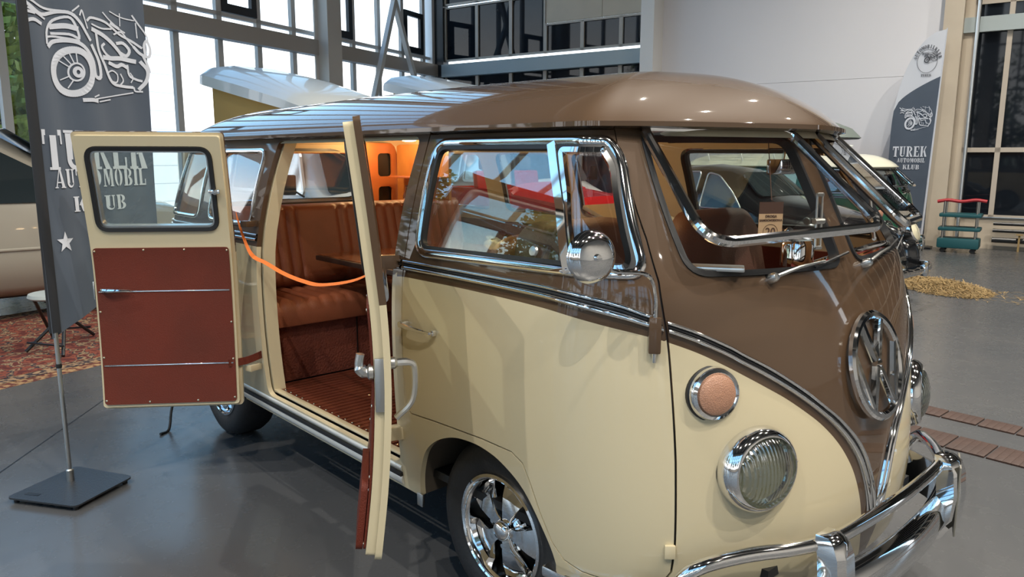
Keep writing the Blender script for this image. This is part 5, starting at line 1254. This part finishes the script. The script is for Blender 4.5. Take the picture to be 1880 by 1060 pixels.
# ---- black beetle
bt = thing('black_beetle_car', 'black rounded vintage car parked beyond the windscreen, headlamp showing at right', 'car', (-1.32, 5.85, -.0), math.radians(-2))
M['bcar'] = mat('black_car_paint', (.010, .011, .013), .12, coat=1); M['bcar2'] = M['bcar']
rows = [(-.02, .22, .42, .58, .52), (-.12, .36, .36, .78, .68), (-.35, .46, .30, .94, .82), (-.75, .54, .26, 1.06, .90), (-1.15, .62, .25, 1.12, .95), (-1.32, .66, .25, 1.16, .97), (-1.60, .68, .25, 1.36, .97), (-1.85, .69, .25, 1.46, .96), (-2.2, .69, .25, 1.50, .96), (-2.6, .68, .25, 1.475, .95), (-3.0, .65, .25, 1.36, .93), (-3.4, .58, .27, 1.16, .88), (-3.75, .46, .30, .90, .76), (-3.95, .30, .36, .66, .6)]
bo = loft(G(), rows, e=2.4).build('body', M['bcar'], bt, ang=60)
def ellipsoid(g, c, r, n=24, m=14, zmin=-1, taper=0):
    vs = []
    for i in range(m+1):
        a = -PI/2+PI*i/m
        for k in range(n):
            b_ = 2*PI*k/n; x, y, z = math.cos(a)*math.cos(b_), math.cos(a)*math.sin(b_), max(math.sin(a), zmin); vs.append(Vector(c)+Vector((x*r[0], y*r[1]*(1-taper*max(0, -x)), z*r[2])))
    return g.add(vs, [(i*n+k, i*n+(k+1) % n, (i+1)*n+(k+1) % n, (i+1)*n+k) for i in range(m) for k in range(n)])
for sd in (-1, 1):
    ellipsoid(G(), (-.62, sd*.60, .50), (.58, .20, .37), zmin=-.55).build('front_fender', M['bcar'], bt, ang=70)
    ellipsoid(G(), (-3.15, sd*.60, .50), (.60, .20, .36), zmin=-.55).build('rear_fender', M['bcar'], bt, ang=70)
    G().box((-1.9, sd*.70, .29), (1.7, .18, .05), bev=.02).build('running_board', M['rubber'], bt)
    car_wheel(bt, -.72, sd*.735, .32, .16, M['chrome']); car_wheel(bt, -3.12, sd*.735, .32, .16, M['chrome'])
    hl = G().lathe([(.0, -.10), (.09, -.09), (.115, .0), (.115, .02), (.102, .034), (.100, .02)], (-.14, sd*.60, .78), (.90, sd*.05, .36), 32).build('headlamp', M['chrome'], bt)
    G().lathe([(.101, .022), (.075, .036), (.0, .046)], (-.14, sd*.60, .78), (.90, sd*.05, .36), 28).build('lens', mat('pale_headlamp_lens', (.62, .58, .42), .12, spec=.8), hl)
    for p_ in ([(-2.02, 1.0), (-1.45, 1.0), (-1.62, 1.18), (-1.86, 1.37), (-2.02, 1.40)], [(-2.95, 1.02), (-2.12, 1.0), (-2.12, 1.41), (-2.45, 1.40), (-2.80, 1.24)]):
        Fw = lambda x, z, sd=sd: (x, sd*(.690-.42*max(0, z-.98)), z); Nw = lambda x, z, sd=sd: Vector((0, sd, .42)).normalized()
        q = dens(rpoly(p_, .05), .08)
        w_ = panel('side_window', q, [], [M['tint']], Fw, Nw, bo, thick=.04, off=.020, sx=.15, sy=.15)
        sweep('window_rim', q, half_round(.02, .008), Fw, Nw, M['alu'], w_, True, off=.020)
panel('windscreen', dens(rpoly([(-.50, 1.14), (.50, 1.14), (.40, 1.40), (-.40, 1.40)], .08), .08), [], [M['tint']], lambda y, z: (-1.27-1.3*(z-1.12)-.25*y*y, y, z), lambda y, z: Vector((.75, y*.4, .66)).normalized(), bo, thick=.02, off=.02, sx=.12, sy=.1)
bu = G().tube(crom([(-.25, -.74, .42), (.02, -.66, .42), (.10, -.35, .42), (.12, 0, .42), (.10, .35, .42), (.02, .66, .42), (-.25, .74, .42)], 5), .035, 10, flat=1.5).build('bumper', M['chrome'], bt)
for sd in (-1, 1): G().box((.12, sd*.35, .43), (.07, .06, .17), bev=.02).build('overrider', M['chrome'], bu)

# ---- green split-window bus with cream roof, beyond the beetle
M['green'] = mat('dark_green_paint', (.010, .085, .045), .25, coat=.8); M['offwhite'] = mat('cream_white_paint', (.66, .66, .54), .3, coat=.5)
gb = thing('green_split_bus', 'dark green split-screen bus with cream roof behind the black car', 'bus', (-3.25, 9.0, 0)); gb.scale = (.88, .88, .87)
skip = ('cargo_door', 'front_seat', 'rear_facing', 'folding_table', 'display', 'ceiling_lamp', 'slatted', 'floor_screw', 'threshold', 'door_pillar', 'bench', 'partition', 'cabinet', 'heater', 'jacking', 'rear_deck', 'rear_lining', 'side_lining', 'sun_visor', 'mirror_bracket')
for ch in list(BUS.children):
    if ch.name.startswith(skip): continue
    mm = {'brown_paint': M['green'], 'cream_paint': M['green'], 'cream_inner_paint': M['offwhite']}
    if ch.name.startswith('emblem'): mm = {'chrome': M['offwhite']}
    if ch.name.startswith('roof'): mm = {'brown_paint': M['offwhite'], 'cream_inner_paint': M['offwhite']}
    if ch.name.startswith('rain_gutter'): mm = {'brown_paint': M['offwhite']}
    copy_tree(ch, gb, mm)
sdw = panel('side_door', dens(grow(CARGO, -.004), .06), [dens(rpoly([(1.90, 1.245), (2.87, 1.245), (2.87, 1.605), (1.90, 1.605)], .06), .06)], [M['green'], M['green']], S, SN, gb, thick=.02, sx=.1, sy=.1)
panel('window_pane', dens(rpoly([(1.89, 1.235), (2.88, 1.235), (2.88, 1.615), (1.89, 1.615)], .06), .1), [], [mat('painted_pane_reflection', (.42, .62, .66), .5)], S, SN, sdw, thick=.005, off=-.01, sx=.2, sy=.2)  # pale blue pane colour stands in for reflections in the glass
rk = G()
for x in (-.4, -1.2, -2.0):
    for dy in (-.55, .55): rk.tube([(x, dy, 1.84), (x+.03, dy, 1.98)], .012, 6)
rr = thing('roof_rack', 'white tubular roof rack on top of the green bus', 'roof rack', (-3.25, 9.0, 0))
for dy in (-.52, .52): G().tube([(-.3, dy, 1.76), (-2.3, dy, 1.76)], .012, 6).build('rail', M['white'], rr)
for x in (-.4, -.95, -1.5, -2.1):
    G().tube(crom([(x, -.62, 1.53), (x-.04, -.60, 1.68), (x, -.52, 1.76), (x, .52, 1.76), (x-.04, .60, 1.68), (x, .62, 1.53)], 4), .011, 6).build('hoop', M['white'], rr)

# ---- red open jeep seen through the side windows
M['red'] = mat('red_paint', (.42, .008, .010), .25, coat=.8)
jp = thing('red_jeep', 'red open-top jeep seen through the cab side windows of the van', 'jeep', (-3.95, 4.33, 0))
jb = loft(G(), [(0, .60, .45, .98, .95), (-.08, .62, .42, 1.14, 1.05), (-.95, .64, .42, 1.24, 1.14), (-1.0, .66, .42, 1.28, 1.2)], cap=True).build('bonnet', M['red'], jp, ang=40)
G().box((-1.65, -.63, .84), (1.35, .05, .72), bev=.01).build('body_side', M['red'], jp); G().box((-1.65, .63, .84), (1.35, .05, .72), bev=.01).build('body_side', M['red'], jp)
G().box((-2.32, 0, .84), (.05, 1.3, .72), bev=.01).build('tailgate', M['red'], jp); G().box((-1.6, 0, .46), (1.45, 1.25, .05)).build('floor_pan', M['black'], jp)
g = G().tube([(-1.0, -.58, 1.27), (-1.08, -.55, 1.72), (-1.08, .55, 1.72), (-1.0, .58, 1.27)], .02, 8); wf = g.build('windscreen_frame', M['black'], jp)
G().add([(-1.0, -.56, 1.28), (-1.0, .56, 1.28), (-1.08, .54, 1.70), (-1.08, -.54, 1.70)], [(0, 1, 2, 3)]).build('windscreen_pane', M['glass'], wf, smooth=False)
for y in (-.32, .32):
    s_ = G().box((-1.75, y, 1.15), (.10, .44, .52), bev=.04, R=Matrix.Rotation(-.15, 3, 'Y')).build('seat_back', M['red'], jp)
    G().box((-1.80, y, 1.50), (.10, .22, .18), bev=.05).build('headrest', mat('grey_headrest', (.10, .10, .09), .9), s_); G().box((-1.5, y, .86), (.48, .46, .12), bev=.04).build('seat_cushion', M['red'], s_)
for x in (-.5, -1.9):
    for sd in (-1, 1): car_wheel(jp, x, sd*.74, .34, .18)
# ---- plain red box van roof/white hall shelter behind it: white display wall panels
# ================================================================ floor details at the right
M['plank'] = mat('worn_wood_plank', (.060, .030, .021), .6, noise=(6, .3, (.038, .019, .014)), bump=(40, .3))
for k, (y0, wd) in enumerate(((2.345, .165), (1.86, .24))):
    for i in range(14):
        x = -.15+.2*i; g = G()
        for j in range(5): g.box((x+.019+.038*j, y0+.33, .004), (.0375, wd, .010), bev=.001)
        tag(g.build('floor_board', M['plank']), ['narrow wooden floor board in the far row set into the floor', 'wider wooden floor board in the near row set into the floor'][k], 'floor board', ['boards of the far row', 'boards of the near row'][k])
# straw
M['straw'] = mat('straw', (.36, .25, .11), .8, noise=(5, .3, (.27, .18, .075)))
random.seed(3); g = G()
for i in range(3600):
    r = random.random()**.6; a = random.random()*2*PI; p = Vector((-1.60+.60*r*math.cos(a)-.35*r*math.sin(a), 7.85+.70*r*math.sin(a), .004+.05*random.random()*(1-r)**.5))
    if i > 3350: p = Vector((-1.2+1.9*random.random(), 7.1+1.1*random.random(), .004))
    d = Vector((random.gauss(0, 1), random.gauss(0, 1), random.gauss(0, .15))).normalized()*random.uniform(.03, .08); s_ = d.cross(Vector((0, 0, 1))).normalized()*.004
    g.add([p-d+s_, p-d-s_, p+d-s_, p+d+s_], [(0, 1, 2, 3)])
tag(g.build('loose_straw', M['straw'], smooth=False), 'golden loose straw scattered on the grey floor beside the black car', 'straw', kind='stuff')
# tool trolley
q = C0+DF_*12.36-NF_*.85
tr = thing('tool_trolley', 'teal plastic trolley with red handle top beside the glazed far wall', 'trolley', q, TF)
M['teal'] = mat('teal_plastic', (.012, .085, .10), .5); M['redp'] = mat('red_plastic', (.42, .02, .03), .5)
g = G().box((0, 0, .16), (.62, .42, .17), bev=.03); g.build('bottom_tray', M['teal'], tr)
for z in (.40, .63): G().box((0, 0, z), (.62, .42, .06), bev=.02).build('shelf_tray', M['teal'], tr)
G().tube(crom([(-.36, -.1, .85), (-.2, -.1, .88), (0, -.1, .86), (.2, -.1, .89), (.36, -.1, .87)], 4), .028, 8).build('top_handle', M['redp'], tr)
for x in (-.24, .24):
    for y in (-.17, .17): G().tube([(x, y, .1), (x, y, .86)], .016, 8).build('post', M['alu'], tr)
for x in (-.22, .22):
    for y in (-.15, .15): G().lathe([(0, -.02), (.04, -.02), (.04, .02), (0, .02)], (x, y, .04), (0, 1, 0), 14).build('castor', M['rubber'], tr)
# heating pipes along the far glazing
for z, r in ((.18, .045), (.34, .03), (.46, .03)):
    a = C0+DF_*12.8-NF_*.16; b_ = C0+DF_*24-NF_*.16
    tag(G().tube([a+Vector((0, 0, z)), b_+Vector((0, 0, z))], r, 10).build('heating_pipe', M['black']), {.18: 'thick black heating pipe lowest along the far glazed wall', .34: 'thin black heating pipe second from the floor at the far glazing', .46: 'thin black heating pipe topmost under the far glazing'}[z], 'pipe')
tag(G().tube([C0+DF_*12.28-NF_*.30+Vector((0, 0, z)) for z in (.05, 7.4)], .03, 8).build('downpipe', M['alu']), 'grey vertical downpipe beside the beige far column', 'pipe')
tag(G().box(C0+DF_*13.2-NF_*.25+Vector((0, 0, .14)), (.03, .03, .28), rz=TF).box(C0+DF_*13.2-NF_*.25+Vector((0, 0, .29)), (.10, .08, .02), rz=TF).build('pipe_stand', M['straw']), 'small yellow stand holding the lowest heating pipe', 'stand')

# ================================================================ outside the hall
M['leaf'] = mat('yellow_green_leaves', (.62, .60, .10), .8, noise=(.8, .3, (.25, .34, .06))); M['leaf2'] = mat('green_leaves', (.09, .15, .04), .8, noise=(.8, .3, (.20, .22, .06))); M['bark'] = mat('bark', (.10, .07, .045), .9)
def tree(x, y, h, r, label, m, group, n=3600):
    t_ = thing('leafy_tree', label, 'tree', (x, y, -.22), 0, group); random.seed(int(x*31+y*7))
    G().tube([(0, 0, 0), (.1, .05, h*.35), (0, .1, h*.7)], [.22, .16, .06], 8).build('trunk', M['bark'], t_)
    g = G(); blobs = [(random.uniform(-.6, .6)*r, random.uniform(-.6, .6)*r, h*random.uniform(.35, .95), r*random.uniform(.35, .6)) for _ in range(16)]
    for i in range(n):
        b_ = random.choice(blobs); v = Vector((random.gauss(0, 1), random.gauss(0, 1), random.gauss(0, 1))).normalized()*b_[3]*random.random()**.4; p = Vector(b_[:3])+v
        a = Vector((random.gauss(0, 1), random.gauss(0, 1), random.gauss(0, 1))).normalized(); c_ = a.orthogonal().normalized(); d = a.cross(c_); s_ = random.uniform(.07, .16)
        g.add([p+c_*s_, p+d*s_*.6, p-c_*s_, p-d*s_*.6], [(0, 1, 2, 3)])
    g.build('foliage', m, t_, smooth=False)
for i, (t0, o, h) in enumerate(((8.9, 4, 4.6), (17.2, 4.6, 7.5), (21.9, 5, 8), (26.6, 5, 8))):
    p = C0+DL_*t0+NL_*o
    tree(p.x, p.y, h, 1.75 if i else 1.15, ['yellow-green tree outside the window wall at the left edge', 'tree outside the window wall behind the beige van'][0 if i < 1 else 1] if i < 2 else ['', '', 'tall tree outside the window wall, third along from the corner', 'tall tree outside the window wall, farthest along'][i], M['leaf'], None if i < 2 else 'trees outside the window wall')
for i in range(4):
    p = P1+DB*(2.5+4.9*i)+NB*4.5; tree(p.x, p.y, 7, 1.8, ['first','second','third','fourth'][i]+' green tree from the left in the row behind the hall', M['leaf2'], 'trees behind the hall', 2000)
# white clad neighbour with orange panels
M['clad'] = bpy.data.materials.new('white_cladding'); M['clad'].use_nodes = True; t = M['clad'].node_tree; b = t.nodes['Principled BSDF']; tcn = t.nodes.new('ShaderNodeTexCoord'); sp = t.nodes.new('ShaderNodeSeparateXYZ'); ma = t.nodes.new('ShaderNodeMath'); ma.operation = 'FRACT'; mu = t.nodes.new('ShaderNodeMath'); mu.operation = 'MULTIPLY'; mu.inputs[1].default_value = 1.6; cp_ = t.nodes.new('ShaderNodeMath'); cp_.operation = 'GREATER_THAN'; cp_.inputs[1].default_value = .04; mr = t.nodes.new('ShaderNodeMapRange'); mr.inputs['To Min'].default_value = .45; mr.inputs['To Max'].default_value = .80
t.links.new(tcn.outputs['Object'], sp.inputs[0]); t.links.new(sp.outputs['Z'], mu.inputs[0]); t.links.new(mu.outputs[0], ma.inputs[0]); t.links.new(ma.outputs[0], cp_.inputs[0]); t.links.new(cp_.outputs[0], mr.inputs[0]); t.links.new(mr.outputs[0], b.inputs['Base Color'])
g = G(); wbox(g, DL_, NL_, -2, 11.5, -.22, 5.6, 12, 13)
nb = tag(g.build('white_clad_building', M['clad'], smooth=False), 'white clad building with orange panels outside the window wall', 'building')
for (a, b_, z0, z1) in ((8.7, 9.8, 4.3, 5.5), (6.2, 7.4, .5, 3.2), (10.3, 10.9, 3.6, 4.9)):
    g = G(); wbox(g, DL_, NL_, a, b_, z0, z1, 11.9, 12.0); g.build('orange_panel', mat('orange_panel', (.75, .40, .12), .6), nb, smooth=False)

# red kiosk with a dark green awning beyond the van's far roof corner
ks = thing('market_kiosk', 'dark red kiosk with grey-green awning behind the far roof corner of the van', 'kiosk', (-5.05, 10.9, 0), TF)
M['dred'] = mat('dark_red_board', (.14, .018, .014), .6); M['awn'] = mat('grey_green_awning', (.20, .24, .22), .6)
G().box((0, 0, .95), (1.1, .7, 1.9), bev=.01).build('kiosk_body', M['dred'], ks)
G().lathe([(.0, .30), (.35, .27), (.62, .16), (.78, .0), (.74, -.02), (.0, .0)], (.15, 0, 1.92), (0, 0, 1), 28).build('awning', M['awn'], ks)
